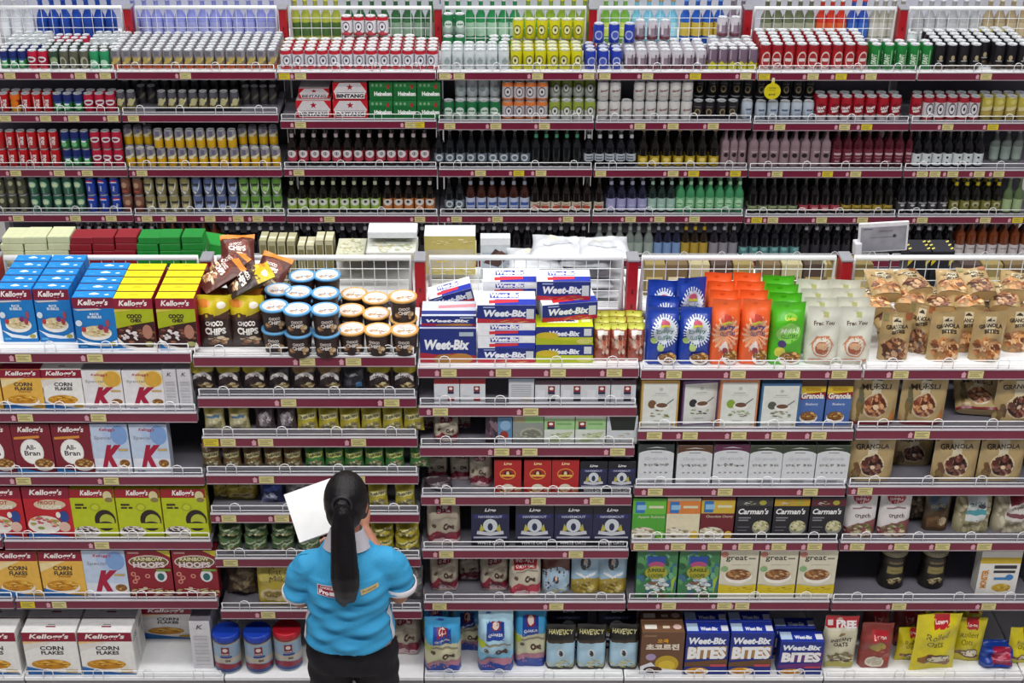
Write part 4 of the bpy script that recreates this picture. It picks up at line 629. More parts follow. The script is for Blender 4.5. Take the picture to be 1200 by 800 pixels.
# oats bay
zt3 = NZ[3][0] + .001
def brick(px0, px1, Y, z, h, d, front, lab, yaw=0, key='weet', top=None, roll=0):
    q = D[key]; zm = z + h / 2; w = x_at(px1, Y, zm) - x_at(px0, Y, zm)
    put(('brick', key, front, round(w, 2), h, d), lambda: carton(q['n'], w, d, h, {'n': q['ops'], 'w': WTOP}[front], q['front'], q['side'], q['top'], q['topops']), (x_at((px0 + px1) / 2, Y, zm), Y + d / 2, z), (0, roll, yaw), lab, q['c'], 'wheat biscuit boxes on the top shelf')
YB = YN + .035
brick(492, 558, YB, zt3, .155, .10, 'n', 'large navy wheat biscuit box at the front by orange tubs', key='weetbig')
brick(494, 558, YB + .02, zt3 + .156, .045, .13, 'n', 'wheat biscuit box lying on the large navy box', key='weetbig')
brick(505, 556, YB + .19, zt3, .15, .10, 'n', 'wheat biscuit box hidden behind the large box'); brick(505, 556, YB + .19, zt3 + .158, .06, .11, 'n', 'tilted wheat biscuit box behind the large box', roll=-.25, yaw=.1)
for k, (f, h) in enumerate((('n', .066), ('w', .056), ('w', .056), ('n', .078))):
    brick(560, 627, YB, zt3 + (0, .067, .124, .181)[k], h, .125, f, 'wheat biscuit box, %s of the middle stack' % ('lowest', 'second', 'third', 'topmost')[k])
    if k < 3: brick(565, 631, YB + .16, zt3 + k * .079, .078, .125, 'n', 'wheat biscuit box, %s of stack behind the middle stack' % ('lowest', 'second', 'third')[k])
brick(566, 633, YB + .15, zt3 + .238, .05, .125, 'w', 'white banded wheat box topping the stack behind the middle stack')
brick(628, 695, YB, zt3, .082, .11, 'n', 'lime and navy wheat box, lower of two', key='weety'); brick(628, 695, YB, zt3 + .083, .08, .11, 'n', 'lime and navy wheat box, upper of two', key='weety')
for k in range(2): brick(630, 697, YB + .14, zt3 + k * .083, .082, .125, 'n', 'navy wheat box, %s of two behind lime boxes' % ('lower', 'upper')[k])
brick(632, 698, YB + .05, zt3 + .167, .074, .125, 'n', 'navy wheat box lying askew on the lime boxes', yaw=.16); brick(629, 692, YB + .08, zt3 + .242, .082, .11, 'n', 'highest navy wheat box on the askew one')
near(3, 0, 'brick', [(697, 716), (715, 736), (736, 756)], 383, off=.04, deep=3, jit=.04)
near(3, 1, 'qwr', [(509, 538), (539, 569)], 444); near(3, 1, 'qwb', [(596, 626)], 444); near(3, 1, 'qw', [(627, 656), (657, 686), (686, 715), (716, 745)], 446)
near(3, 2, 'qbag', [(508, 537)], 489, off=.02, seed=2); near(3, 2, 'qbag', [(495, 510), (536, 552)], 486, off=.13, desc='maroon oat bag pushed to the back', seed=3, where='third shelf of oats bay'); near(3, 2, 'berry', [(569, 600)], 489); near(3, 2, 'qgf', [(601, 637)], 486); near(3, 2, 'qg', [(638, 673), (674, 710)], 488); near(3, 2, 'disp', [(711, 747)], 487)
near(3, 3, 'qbag', [(500, 524), (527, 551)], 531, off=.10, seed=4, jit=.15, desc='maroon oat bag further back', where='fourth shelf of oats bay'); near(3, 3, 'qbag', [(550, 577)], 531, off=.05, seed=5, yaw=-.2, desc='tilted oat bag beside the red boxes', where='fourth shelf of oats bay')
near(3, 3, 'ligor', [(579, 611), (614, 646), (647, 678)], 539); near(3, 3, 'ligon', [(680, 711), (712, 745)], 541, desc='navy white oats box, small')
near(3, 3, 'enpu', [(496, 530)], 0, h=.05, off=.02, d=.07, desc='dark snack pack lying low', where='fourth shelf of oats bay')
near(3, 4, 'qbag', [(500, 539)], 591, off=.02); near(3, 4, 'ligon', [(552, 597), (604, 649), (650, 694), (695, 739)], 591, desc='navy white oats box')
near(3, 5, 'qbag', [(503, 537), (563, 596)], 652, off=.06, d=.08, seed=2, where='sixth shelf of oats bay'); near(3, 5, 'qbag', [(537, 563)], 652, off=.14, seed=3, desc='oat bag set back between two others', where='sixth shelf of oats bay'); near(3, 5, 'qbagr', [(597, 634)], 653, off=.02); near(3, 5, 'havb', [(636, 668)], 655, off=.04); near(3, 5, 'havg', [(670, 703), (703, 735)], 652, off=.04)
near(3, 'd', 'qblu', [(497, 540)], 732, off=.02, seed=1, desc='bright blue oat bag at left front', where='bottom deck of oats bay'); near(3, 'd', 'qblu', [(530, 566)], 716, off=.17, seed=2, desc='blue oat bag standing behind the front ones', where='bottom deck of oats bay'); near(3, 'd', 'qbluf', [(560, 602)], 722, off=.02, seed=3); near(3, 'd', 'qblu', [(603, 641)], 716, off=.06, seed=4, desc='blue oat bag beside the black bags', where='bottom deck of oats bay')
near(3, 'd', 'qblu', [(494, 527), (567, 601)], 706, off=.20, seed=5, desc='blue oat bag in the shaded back row', where='bottom deck of oats bay')
near(3, 'd', 'havk', [(641, 674), (676, 711), (714, 750)], 738, off=.04, seed=6, jit=.05); near(3, 'd', 'ligon', [(644, 688), (700, 745)], 709, off=.2, desc='navy box stored behind black oat bags', where='bottom deck of oats bay')
# muesli bay
near(4, 0, 'crib', [(758, 797), (797, 834)], 366, off=.02, seed=1, jit=.02, where='front row, top shelf of muesli bay'); near(4, 0, 'crib', [(759, 796)], 353, off=.11, seed=2, desc='blue granola clusters bag by the red upright', where='second row of top shelf'); near(4, 0, 'crib', [(792, 826)], 327, off=.18, seed=3, lean=-.1, desc='blue granola clusters bag raised at the back', where='over other blue bags'); near(4, 0, 'crib', [(758, 794)], 334, off=.19, seed=4, desc='blue granola clusters bag by the wire divider', where='third row of top shelf')
near(4, 0, 'crio', [(834, 868), (869, 904)], 357, off=.02, seed=1, deep=4, jit=.02, gap=.012); near(4, 0, 'crig', [(904, 944)], 360, off=.02, seed=1, deep=4, jit=.02, gap=.01)
near(4, 0, 'free', [(945, 987), (986, 1023)], 365, off=.02, seed=1, deep=4, jit=.04, gap=.022)
near(4, 1, 'arto', [(751, 795)], 446); near(4, 1, 'artp', [(798, 841)], 446, yaw=.12, off=.045); near(4, 1, 'artc', [(843, 888)], 445); near(4, 1, 'artb', [(891, 937)], 449); near(4, 1, 'gran', [(937, 966), (968, 998)], 445, off=.04)
near(4, 2, 'archg', [(748, 789)], 521); near(4, 2, 'archb', [(793, 834)], 522); near(4, 2, 'archp', [(836, 877)], 521); near(4, 2, 'archd', [(878, 916), (917, 955), (956, 995)], 522)
near(4, 3, 'slg', [(741, 780)], 584); near(4, 3, 'slo', [(781, 820)], 584); near(4, 3, 'slm', [(821, 860)], 583); near(4, 3, 'car1', [(862, 904)], 583); near(4, 3, 'car2', [(906, 947)], 583); near(4, 3, 'car3', [(949, 989)], 583)
near(4, 4, 'jung', [(746, 793), (795, 842)], 646); near(4, 4, 'great', [(843, 887), (889, 933), (935, 979)], 645)
near(4, 'd', 'krch', [(751, 801)], 741, deep=2, where='bottom deck of muesli bay'); near(4, 'd', 'bites', [(803, 853), (855, 905)], 742, deep=2); near(4, 'd', 'bites', [(906, 954)], 736, off=.13, desc='blue wheat bites box set back', where='behind the purple one'); near(4, 'd', 'bitesp', [(913, 964)], 752, off=.02)
# granola bay
near(4, 'd', 'frees', [(966, 1006)], 728, off=.05, where='beside purple wheat bites box')
near(5, 0, 'bites_d', [(1034, 1070)], 372, off=.04, seed=1, where='front of top shelf'); near(5, 0, 'bites_d', [(1068, 1096)], 362, off=.11, seed=2, yaw=-.4, desc='dark granola bites pouch turned aside', where='behind the front one'); near(5, 0, 'bites_k', [(1093, 1130), (1142, 1181)], 371, off=.04, seed=3, where='front of top shelf'); near(5, 0, 'bites_k', [(1122, 1150), (1178, 1214)], 366, off=.12, seed=4, desc='kraft granola bites pouch, second row', where='top shelf of granola bay')
G5 = 'kraft pouches heaped on the top shelf'
zt5 = NZ[5][0] + .001
KR3 = ((.17, .095, ((1046, 'beside cream pouches'), (1083, 'behind the dark front pouch'), (1120, 'behind the middle front pouch'), (1158, 'behind the pale front pouch'), (1194, 'near the picture edge'))),
       (.205, .145, ((1030, 'second layer, by the cream pouches'), (1066, 'second layer, second along'), (1103, 'second layer, middle'), (1140, 'second layer, fourth along'), (1178, 'second layer, near the edge'))),
       (.265, .185, ((1040, 'topmost layer under the grey sign'), (1078, 'topmost layer, second along'), (1116, 'topmost layer, middle'), (1152, 'topmost layer, under amber bottles'), (1190, 'topmost layer, far end'))),
       (.22, .03, ((1046, 'bottom layer, first'), (1090, 'bottom layer, second'), (1134, 'bottom layer, third'), (1178, 'bottom layer, fourth'))))
for li, (dy, zz, row) in enumerate(KR3):
    for k, (px, lab) in enumerate(row):
        free(('bites_d', 'bites_k', 'bites_k', 'bites_d', 'bites_k')[(k + li) % 5], px, 0, YN + dy + .012 * ((k * 2) % 3), .125, .165, (-1.38 + .07 * ((k + li) % 3), 0, (.25, -.2, .12, -.3, .05)[(k + 2 * li) % 5]), 'kraft granola pouch lying base outward, %s' % lab, z=zt5 + zz + .008 * (k % 2), seed=5 + (k + li) % 4, group=G5)
near(5, 1, 'mues', [(1001, 1054), (1058, 1112)], 443, off=.02, seed=1); free('mues', 1147, 0, YN + .085, .19, .18, (-1.0, 0, -.12), 'kraft muesli pouch fallen flat on its back, second shelf', z=NZ[5][1] + .03, seed=2); free('mues', 1142, 0, YN + .24, .18, .2, (-.25, 0, 0), 'kraft pouch with bright blank top behind the fallen one', z=NZ[5][1] + .002, seed=3); near(5, 1, 'grak', [(1170, 1224)], 443, off=.04, seed=3)
near(5, 2, 'grak', [(998, 1050), (1097, 1149), (1151, 1204)], 512, off=.02, seed=1); near(5, 2, 'grak', [(1050, 1096)], 508, off=.14, seed=2, desc='kraft granola pouch set back in shade', where='third shelf of granola bay')
near(5, 3, 'hola', [(992, 1030), (1034, 1068)], 578, off=.02, seed=1, jit=.08); near(5, 3, 'dgran', [(1086, 1116)], 578, off=.06, seed=1); near(5, 3, 'oatcl', [(1123, 1165)], 576, off=.05, seed=1); near(5, 3, 'oatcr', [(1168, 1210)], 576, off=.05, seed=2); near(5, 3, 'oatbr', [(1064, 1088)], 578, off=.12, seed=5)
DJ = [R(0, .02, 1, .82, '1d1814'), P([(.1, .72), (.5, .78), (.9, .72), (.9, .64), (.5, .70), (.1, .64)], '3a2418'), T('GRANOLA', .5, .70, .42, .06, 'a8905a', 0, .03), R(.26, .42, .74, .60, '8d8148'), T('GRANOLA', .5, .5, .28, .03, '3a301c', 0, .02), *specks(.5, .24, .24, .08, ['b3a478', '8a7a50', 'cfc39a'], 30, .05, 3)]
for px, w in ((1042, 'first'), (1089, 'second')):
    Y = YN + .14; put('djar', lambda: jar('granola_jar', .058, .205, '1d1814', DJ, '8a8268'), (x_at(px, Y, NZ[5][4]), Y, NZ[5][4] + .001), (0, 0, 0), 'dark granola jar, %s from the empty shelf end' % w, 'granola jar', 'dark granola jars')
near(5, 4, 'monst', [(1147, 1194)], 646, off=.05, yaw=.0)
near(5, 'd', 'redb', [(1010, 1048)], 737, off=.05, seed=1); near(5, 'd', 'redb', [(1012, 1046), (1050, 1080)], 716, off=.2, seed=2, desc='brick red bag in the back row', where='bottom deck of granola bay')
near(5, 'd', 'roll', [(1053, 1088)], 742, off=.08, seed=1, where='beside the brick red bag'); near(5, 'd', 'roll', [(1072, 1126)], 726, off=.02, seed=2, yaw=.1, desc='large yellow rolled oats bag in front', where='bottom deck'); near(5, 'd', 'roll', [(1118, 1156)], 730, off=.08, seed=3, yaw=-.1, desc='yellow rolled oats bag beside the blue pack', where='bottom deck'); near(5, 'd', 'roll', [(1062, 1092), (1094, 1124), (1126, 1152)], 712, off=.22, seed=4, desc='yellow rolled oats bag in the back row', where='bottom deck'); near(5, 'd', 'roll', [(1184, 1222)], 742, off=.06, seed=5, desc='yellow oats bag at the picture edge', where='bottom deck')
free('bluep', 1166, 0, YN + .03, .15, .115, (-.35, 0, 0), 'blue oats pack with red label beside yellow bags', d=.09, z=DECKZ + .002, seed=2)
# ------------------------------------------------------------------ stock on the far side of the front gondola (only its tops show)
YR = YN + DEPN + .07
def slab(n, cat, px0, px1, py, z0, h, d, col, lab, group, ops=None, topops=None, side=None, yaw=0, roll=0, Yf=None, jx=0):
    Y = Yf or y_at(py, z0 + h); w = x_at(px1, Y, z0 + h) - x_at(px0, Y, z0 + h)
    put(('slab', n, col, round(w, 2), h, d), lambda: carton(n, w, d, h, ops or [], col, side or col, col, topops), (x_at((px0 + px1) / 2, Y, z0 + h) + jx, Y + d / 2, z0), (0, roll, yaw), lab, cat, group)
def stacks(b, cols, py, n, h, d, col, desc):
    z = NZ[b][0] + .001; Y = YR; w = 0
    for k, (p0, p1) in enumerate(cols):
        for L in range(n):
            slab('flat_carton', 'carton', p0, p1, py, z + L * (h + .0025), h, d, col, '%s, %s stack, layer %s from the top' % (desc, ('first', 'second', 'third')[k], ORD[n - 1 - L]), '%ss in stacks' % desc, Yf=YR + .004 * ((L * 3 + k) % 3), jx=.003 * ((L * 2 + k) % 3 - 1))
stacks(1, [(1, 27), (28, 54), (55, 81)], 283, 8, .030, .11, 'c9cda6', 'cream flat carton behind blue boxes')
stacks(1, [(82, 107), (108, 133), (134, 160)], 281, 8, .030, .09, '861a24', 'red flat carton behind blue boxes')
stacks(1, [(161, 185), (186, 211), (212, 237)], 281, 8, .030, .09, '1c8232', 'green flat carton behind yellow boxes')
slab('flat_carton', 'carton', 236, 262, 288, NZ[1][0] + .12, .05, .14, '1f8f34', 'green carton lying askew above the choco chips bags', None, yaw=.3, roll=.3)
z2 = NZ[2][0] + .001
for k, (p0, p1, py) in enumerate(((303, 312, 282), (313, 323, 283), (324, 334, 283), (335, 346, 283), (348, 357, 288), (358, 368, 288), (369, 379, 282), (380, 390, 282))):
    slab('slim_carton', 'carton', p0, p1, py, z2, .205 if k not in (4, 5) else .185, .10, 'a8a482' if k < 4 else 'bdb99a', 'olive slim carton standing, %s, behind the tubs' % nth(k, 8), 'olive slim cartons', ops=[R(.15, .05, .85, .9, '7d7650')], side='6d6746', topops=[R(.1, .3, .9, .5, 'd8d6bc')])
FLOR = specks(.5, .5, .46, .46, ['b9b48a', 'c9ccb0', 'a8b08a', 'd9d4c0'], 60, .05, 3)
for k in range(5):
    slab('biscuit_pack', 'biscuit pack', 429, 487, 296, z2 + .04 * k, .039, .17, 'c9cbc4', 'white floral biscuit pack, %s up in its stack' % ORD[k], 'floral biscuit packs', ops=[R(0, .3, 1, .7, 'c9c6a6')], topops=FLOR)
    slab('biscuit_pack', 'biscuit pack', 394, 426, 298, z2 + .034 * k, .033, .17, 'c3c3ac', 'cream floral biscuit pack, %s up in its stack' % ORD[k], 'cream biscuit packs', ops=[R(0, .3, 1, .7, 'b9b48a')], topops=FLOR)
for k in range(2): slab('biscuit_pack', 'biscuit pack', 431, 488, 272, z2 + .20 + .03 * k, .029, .10, 'd6dade', 'silver flat pack, %s on the floral stack' % ('lower', 'upper')[k], None)
z3 = NZ[3][0] + .001
PASTRY = [R(0, 0, 1, 1, 'b8ab62'), R(.04, .2, .96, .66, 'b5ad92'), *specks(.5, .86, .46, .08, ['d8cc90', 'a8924a', 'e6dcb0'], 26, .05, 3), *specks(.5, .1, .46, .08, ['e0d8b0', 'b9a868', 'f0ead0'], 26, .05, 4), T('ESI', .34, .42, .22, .2, 'd8c060', 0, .03)]
slab('pastry_box', 'pastry box', 497, 557, 277, z3 + .05, .185, .12, 'b8ab62', 'gold pastry box with windowed front', None, ops=PASTRY, side='a8a27a', topops=[R(0, 0, 1, 1, 'd9dcde')])
slab('pastry_box', 'pastry box', 498, 558, 300, z3, .049, .18, 'cfc89a', 'low pastry box under the gold windowed one', None, ops=FLOR, topops=FLOR)
slab('chocolate_pack', 'chocolate pack', 563, 598, 280, z3, .215, .06, 'c3c9cf', 'grey pack with chocolate bars picture', None, ops=[R(.04, .04, .96, .7, 'a9b4c0'), P([(.1, .46), (.5, .78), (.95, .6), (.6, .36)], '4a3430'), P([(.3, .6), (.7, .74), (.9, .64), (.6, .5)], '6a4a42'), R(.1, .05, .4, .2, '7a8796'), R(0, .86, 1, 1, 'd8dcdf')], topops=[R(0, 0, 1, 1, 'c9cdd0')])
for L in range(5):
    for k in range(2):
        free('blank', (632, 698, 620, 690, 640, 702, 628, 684, 652, 710)[2 * L + k], 0, YR + .02 + .012 * ((L * 2 + k) % 3), .235, .19, (-1.50 + .03 * k, 0, (.08, -.1, -.06, .12, .1, -.05, .05, -.12, -.1, .06)[2 * L + k]), 'white plastic pastry bag, %s layer of its heap, %s' % (('lowest', 'second', 'third', 'fourth', 'topmost')[L], ('nearer the grey pack', 'nearer the bottles')[k]), z=z3 + .028 + .047 * L, seed=1 + (L + k) % 3, group='white pastry bags')
# grey sign on the rail between muesli and granola bays
zs = NZ[5][0] + .26
sg = empty('counter_sign', (x_at(1033, YR, zs), YR, zs + .012)); tag(sg, 'grey counter sign standing on the divider rail above granola', 'sign')
b = B(rough=.4, noise=.08); b.box(-.105, .105, -.006, .006, 0, .135, 'd9dadf', bev=.002); b.build('sign_frame', sg)
b = B(rough=.5, noise=.25, scale=14); b.box(-.096, .096, -.009, -.005, .008, .118, '8d8e98', bev=.001); press(b, [R(.05, .9, .25, .94, '5a5a64'), R(.4, .8, .7, .84, '77707c'), R(.2, .55, .8, .58, '7a7a84'), E(.74, .6, .04, .07, '3a3a44')], .19, .11, lambda x, y, l: (x - .095, -.0092 - l, y + .008)); b.build('sign_panel', sg)
b = B(rough=.4, noise=.04); b.box(-.12, -.09, -.02, .03, -.01, .05, 'cfd0d6', bev=.003); b.build('sign_foot', sg); sg.rotation_euler = (0, -.06, 0)
for k, (p0, p1) in enumerate(((1066, 1092), (1093, 1120))):
    slab('striped_box', 'box', p0, p1, 294, NZ[5][0] + .001, .24, .12, '26262e', 'dark box with yellow stripes under the amber bottles, %s' % ('beside the sign', 'further along')[k], None, ops=[P([(.8, .7), (1, .8), (1, .9), (.8, .8)], 'c9b83a'), P([(0, .7), (.2, .8), (.2, .9), (0, .8)], 'c9b83a')], topops=[P([(.0, .1 + .3 * j), (.16, .2 + .3 * j), (.16, .3 + .3 * j), (0, .2 + .3 * j)], 'c9c05a') for j in range(3)] + [P([(.84, .1 + .3 * j), (1, .2 + .3 * j), (1, .3 + .3 * j), (.84, .2 + .3 * j)], 'c9c05a') for j in range(3)])
for k, (px, n) in enumerate(((770, 5), (905, 4), (962, 3), (1140, 4))):
    for j in range(n):
        slab('snack_carton', 'carton', px - 14 + j * 26, px + 10 + j * 26, 310, NZ[4][0] + .001, .15, .10, ('8a7a4a', '6d5a3c', 'a8a07a', '4a3a34')[(j + k) % 4], 'snack carton behind the wire divider, %s, %s group' % (nth(j, n), ('blue bags', 'green bags', 'cream pouches', 'far end')[k]), 'snack cartons behind the divider', ops=[R(.1, .2, .9, .6, ('c9b87a', 'd8d0b0', '7a6a4a', 'b9a86a')[(j + k) % 4])])
# ------------------------------------------------------------------ drinks on the far gondola
def logo(c, ring='e8e8ea', star=None): return [E(.5, .5, .24, .26, ring), E(.5, .5, .19, .2, c)] + ([E(.5, .5, .07, .08, star)] if star else [])
CANS = {}
def C(key, n, desc, bands, ops, r=.029, h=.108, lid='d9dde0', rim='b9bdc2'): CANS[key] = dict(n=n, desc=desc, bands=bands, ops=ops, r=r, h=h, lid=lid, rim=rim, c='can')
coke = [T('Coca-Cola', .5, .5, .62, .26, 'efe9e9', .2, .03, 1.45), P([(.28, .1), (.36, .1), (.34, .9), (.30, .9)], 'e6dcdc')]
C('coke', 'cola_can', 'red cola can', [(1, 'b0141c')], coke); C('fanta', 'orange_soda_can', 'orange soda can', [(.4, 'd8a01c'), (.75, '7a2418'), (1, 'd86a1c')], [E(.5, .5, .3, .2, 'd8781c')])
C('sprite', 'lemon_soda_can', 'green and navy soda can', [(.62, '1f6a38'), (1, '1d2a66')], [E(.5, .3, .24, .14, '6fb87a'), E(.5, .46, .2, .06, 'd9e6e6'), R(.3, .5, .7, .62, '2a4a8a')])
C('drp', 'cherry_soda_can', 'cherry red soda can', [(1, 'b01a38')], [E(.5, .56, .36, .16, 'd9d4dc'), E(.5, .56, .24, .07, '8a2238')]); C('dgr', 'herb_drink_can', 'dark green drink can', [(1, '2f4434')], [E(.5, .5, .26, .2, '8aa07a')]); C('beige', 'tea_can', 'beige and olive drink can', [(1, '56584a')], [E(.45, .4, .3, .3, 'a8a890'), E(.5, .4, .16, .2, '5a5c4c')]); C('grn', 'lime_soda_can', 'bright green soda can', [(1, '2a8a5a')], [E(.5, .35, .3, .2, 'a8d0b4')]); C('oli', 'root_drink_can', 'olive dark drink can', [(1, '4a4c3c')], [E(.5, .7, .16, .14, 'a8a888'), R(.3, .1, .7, .3, '77765a')])
C('enso', 'energy_drink_can', 'silver and orange energy drink can', [(.28, 'a84a1c'), (.55, '7d7468'), (1, '85828a')], [P([(.1, .2), (.9, .5), (.95, .7), (.6, .55), (.1, .35)], 'c9b56a'), E(.52, .5, .2, .16, 'b5a05a'), R(.3, .72, .7, .95, '6d6a74')], r=.0265, h=.112)
C('ensd', 'energy_drink_can', 'silver energy can', [(.3, '6d6638'), (1, '4d4b52')], [P([(.1, .2), (.9, .5), (.95, .7), (.6, .55), (.1, .35)], 'c9c08a'), E(.52, .48, .24, .2, 'bdb88a'), R(.3, .72, .7, .95, '5a5862')], r=.0265, h=.112)
C('endk', 'energy_drink_can', 'dark energy can', [(1, '3a383c')], [P([(.1, .2), (.9, .5), (.95, .7), (.6, .55)], '6d6a5a')], r=.0265, h=.112)
C('eny', 'energy_drink_can', 'yellow energy can', [(.58, 'd6a808'), (1, '8f8b90')], [P([(.1, .44), (.9, .62), (.95, .78), (.6, .66), (.1, .56)], 'd9d0a0'), R(.36, .7, .66, .95, '6a6680'), E(.5, .54, .2, .08, 'e0d8b0')], r=.0265, h=.112)
C('bin', 'beer_can', 'white red-rimmed beer can', [(.14, 'b03a44'), (.9, 'd6d4dc'), (1, 'b01c2c')], logo('d9d9e0', '4a4a5c', '2c2c3c') + [P([(.2, .12), (.8, .12), (.6, .26), (.4, .26)], 'b03a44')], r=.0325, h=.114, lid='e6e4e4'); C('bil', 'beer_can', 'silver beer can', [(1, 'c3cbcd')], [E(.5, .45, .2, .14, '8d9a9c'), R(.4, .62, .6, .66, '9aa8a8')], r=.0325, h=.112)
C('biy', 'radler_can', 'yellow radler can', [(1, 'c0bc16')], logo('d6d39a', '5a5a2c', '2c2c2a'), r=.0325, h=.114, lid='d9dbb8'); C('bio', 'radler_can', 'orange rimmed radler can', [(.14, 'b9683c'), (.85, 'c3bcc0'), (1, 'd0763c')], logo('d0ccd0', '4a4654', '2c2a34'), r=.032, h=.112); C('big', 'radler_can', 'white and green radler can', [(.55, 'c3c8c0'), (1, '8a9a3c')], logo('d0d4cc', '4c5048', '2c2e28') , r=.032, h=.112)
C('hei', 'lager_can', 'green lager can', [(.4, '9fb8aa'), (1, '1f6b40')], [E(.5, .5, .28, .2, 'c9d6ce'), R(.3, .46, .7, .54, '2a6a48')], r=.032, h=.112); C('blu', 'malt_drink_can', 'blue malt drink can', [(1, '2338a0')], [E(.5, .45, .28, .24, 'a8b0d4'), E(.5, .45, .2, .16, '4a5ab0')], r=.031, h=.112, lid='c9d0e8')
C('lil', 'grape_drink_can', 'lilac drink can', [(.2, '6a3440'), (.7, '8a7a88'), (1, 'bdb8c2')], [R(.2, .3, .36, .8, 'd0c8d0'), R(.64, .3, .74, .8, '6d5c6a')], r=.031, h=.112); C('puy', 'grape_drink_can', 'purple and yellow drink can', [(.3, 'b5b01e'), (1, '6d5a6c')], [P([(.1, .2), (.4, .45), (.7, .3), (.9, .4), (.9, .2)], 'b9b42a'), R(.2, .5, .32, .95, 'a89aa8')], r=.029, h=.122)
C('whs', 'cider_can', 'white can with dark red script', [(1, 'c9c8c6')], [T('Strong', .5, .55, .6, .16, '7a2a34', .2, .03, .15), R(.3, .24, .7, .28, 'a89a98')], r=.032, h=.112); C('blk', 'stout_can', 'black stout can', [(1, '1e1c1f')], [E(.5, .42, .2, .2, '8a7c5a'), E(.5, .42, .12, .12, '2c2824'), R(.3, .7, .7, .74, '77707a')], r=.031, h=.108); C('wbl', 'light_beer_can', 'pale blue beer can', [(1, 'b3bfcc')], [R(.3, .52, .7, .62, '5a6a84'), R(.36, .2, .64, .42, '8a98ac'), R(.4, .1, .6, .16, '3a3a4a')], r=.0315, h=.108)
C('redb', 'red_beer_can', 'tall red beer can', [(.1, 'a89090'), (.88, 'a81c22'), (1, '8a1a22')], [E(.5, .42, .3, .32, 'd8c4c0'), E(.5, .42, .24, .26, '9c2a2c'), R(.3, .36, .7, .48, 'd9cfcc')], r=.0325, h=.150); C('car', 'pilsner_can', 'tall green pilsner can', [(1, '1c7434')], [T('DRAFT', .42, .45, .7, .2, 'd3e6d0', .1, .03, 1.57), R(.66, .2, .74, .8, '8ac08a')], r=.031, h=.148)
C('blt', 'stout_can', 'tall black stout can', [(.12, '4a4034'), (1, '19171a')], [E(.5, .5, .12, .1, 'a89a7a'), R(.3, .36, .7, .4, 'a8a4a0'), R(.36, .2, .64, .26, '6d5a3c')], r=.032, h=.148); C('drb', 'draft_beer_can', 'red draft beer can', [(.25, 'b9b4b8'), (1, 'a01626')], [E(.5, .5, .3, .26, '7c1420'), T('DRAFT', .5, .55, .6, .12, 'eee6e6', .1, .05, .15), T('BEER', .5, .42, .44, .09, 'eee6e6', .1, .05, .15)], r=.0325, h=.142)
C('wst', 'star_beer_can', 'white star beer can', [(.12, 'a02a34'), (.86, 'ccc9ce'), (1, '9c2230')], logo('d3d0d4', '4a3c48', '2a2028'), r=.0325, h=.142); C('gld', 'gold_beer_can', 'gold and green beer can', [(.2, '8a7a3c'), (.6, 'a8944c'), (1, 'b5a84a')], [P([(.1, .4), (.9, .5), (.9, .66), (.1, .56)], 'd0c490'), E(.5, .8, .2, .1, 'c9c06a')], r=.0325, h=.142)
C('pep', 'cola_can', 'blue cola can', [(1, '1c3fa0')], [E(.5, .78, .26, .1, 'c3223a'), E(.5, .73, .26, .06, 'e4e4ee'), E(.5, .69, .26, .05, '2a4ab4'), T('pepsi', .5, .4, .4, .14, 'dfe4f2', .1, .02, 1.4)]); C('sp2', 'lemon_soda_can', 'green lemon soda can', [(1, '2c5c48')], [E(.5, .62, .28, .18, '9fbfa8'), E(.5, .6, .18, .1, 'c9d8a8'), R(.44, .1, .56, .5, '5a8a74')]); C('brn', 'coffee_can', 'brown cola coffee can', [(.5, '6a3a2c'), (1, '7a5444')], [E(.5, .6, .2, .16, 'b08a70'), R(.3, .2, .7, .3, 'a84a3a')])
def juice(k, nm, c, l): C(k, 'juice_can', nm, [(1, c)], [P([(.1, .9), (.3, .3), (.6, .2), (.9, .9), (.8, .4), (.5, .08), (.2, .3)], 'd0d3d2'), R(.22, .58, .78, .68, '2c2c30'), E(.5, .4, .2, .12, l)], r=.029, h=.110)
juice('jgo', 'pale gold juice can', '8c8458', 'bfb488'); juice('jbl', 'slate blue juice can', '56648c', '9aa8cc'); juice('jgr', 'lime green juice can', '5e8c3a', '9cc46a')
C('aqu', 'isotonic_can', 'aqua isotonic can', [(1, '4aa8b4')], [R(.4, .1, .6, .9, 'a8dce0')], r=.032, h=.13)
BOT = {}
def Bo(key, n, desc, glass, cap, lab, neck=None, shape=0, labz=(.14, .42), ops=None, r=.029, h=.225, fin=None): BOT[key] = dict(n=n, desc=desc, a=(glass, cap, lab, neck, shape, labz, ops), r=r, h=h, fin=fin, c='bottle')
DKG = '17120f'
def disc(c, c2): return [E(.5, .34, .36, .12, c), E(.5, .36, .2, .055, c2)]
Bo('bpk', 'beer_bottle', 'dark bottle with pink label', DKG, '2c2424', 'a83a4c', 'c9b4b8', ops=[E(.5, .34, .44, .1, 'd6d2d4'), E(.5, .35, .16, .05, '4a4048')]); Bo('bsl', 'beer_bottle', 'dark bottle with silver label', '14161a', 'b9c0c8', '6d7883', None, 0, (.14, .36), [E(.5, .25, .34, .09, 'c3ccd4'), E(.5, .25, .2, .05, '5d6872')]); Bo('bgn', 'beer_bottle', 'black bottle with green neck foil', '16181a', '2f7a54', None, '4a9a72'); Bo('bsq', 'beer_bottle', 'black bottle with checked label', '15161c', 'a8b0b8', 'b5bcc4', 'c9cfd4', 0, (.16, .36), [R(.2, .2, .8, .24, '5a626c'), R(.2, .28, .8, .31, '5a626c')])
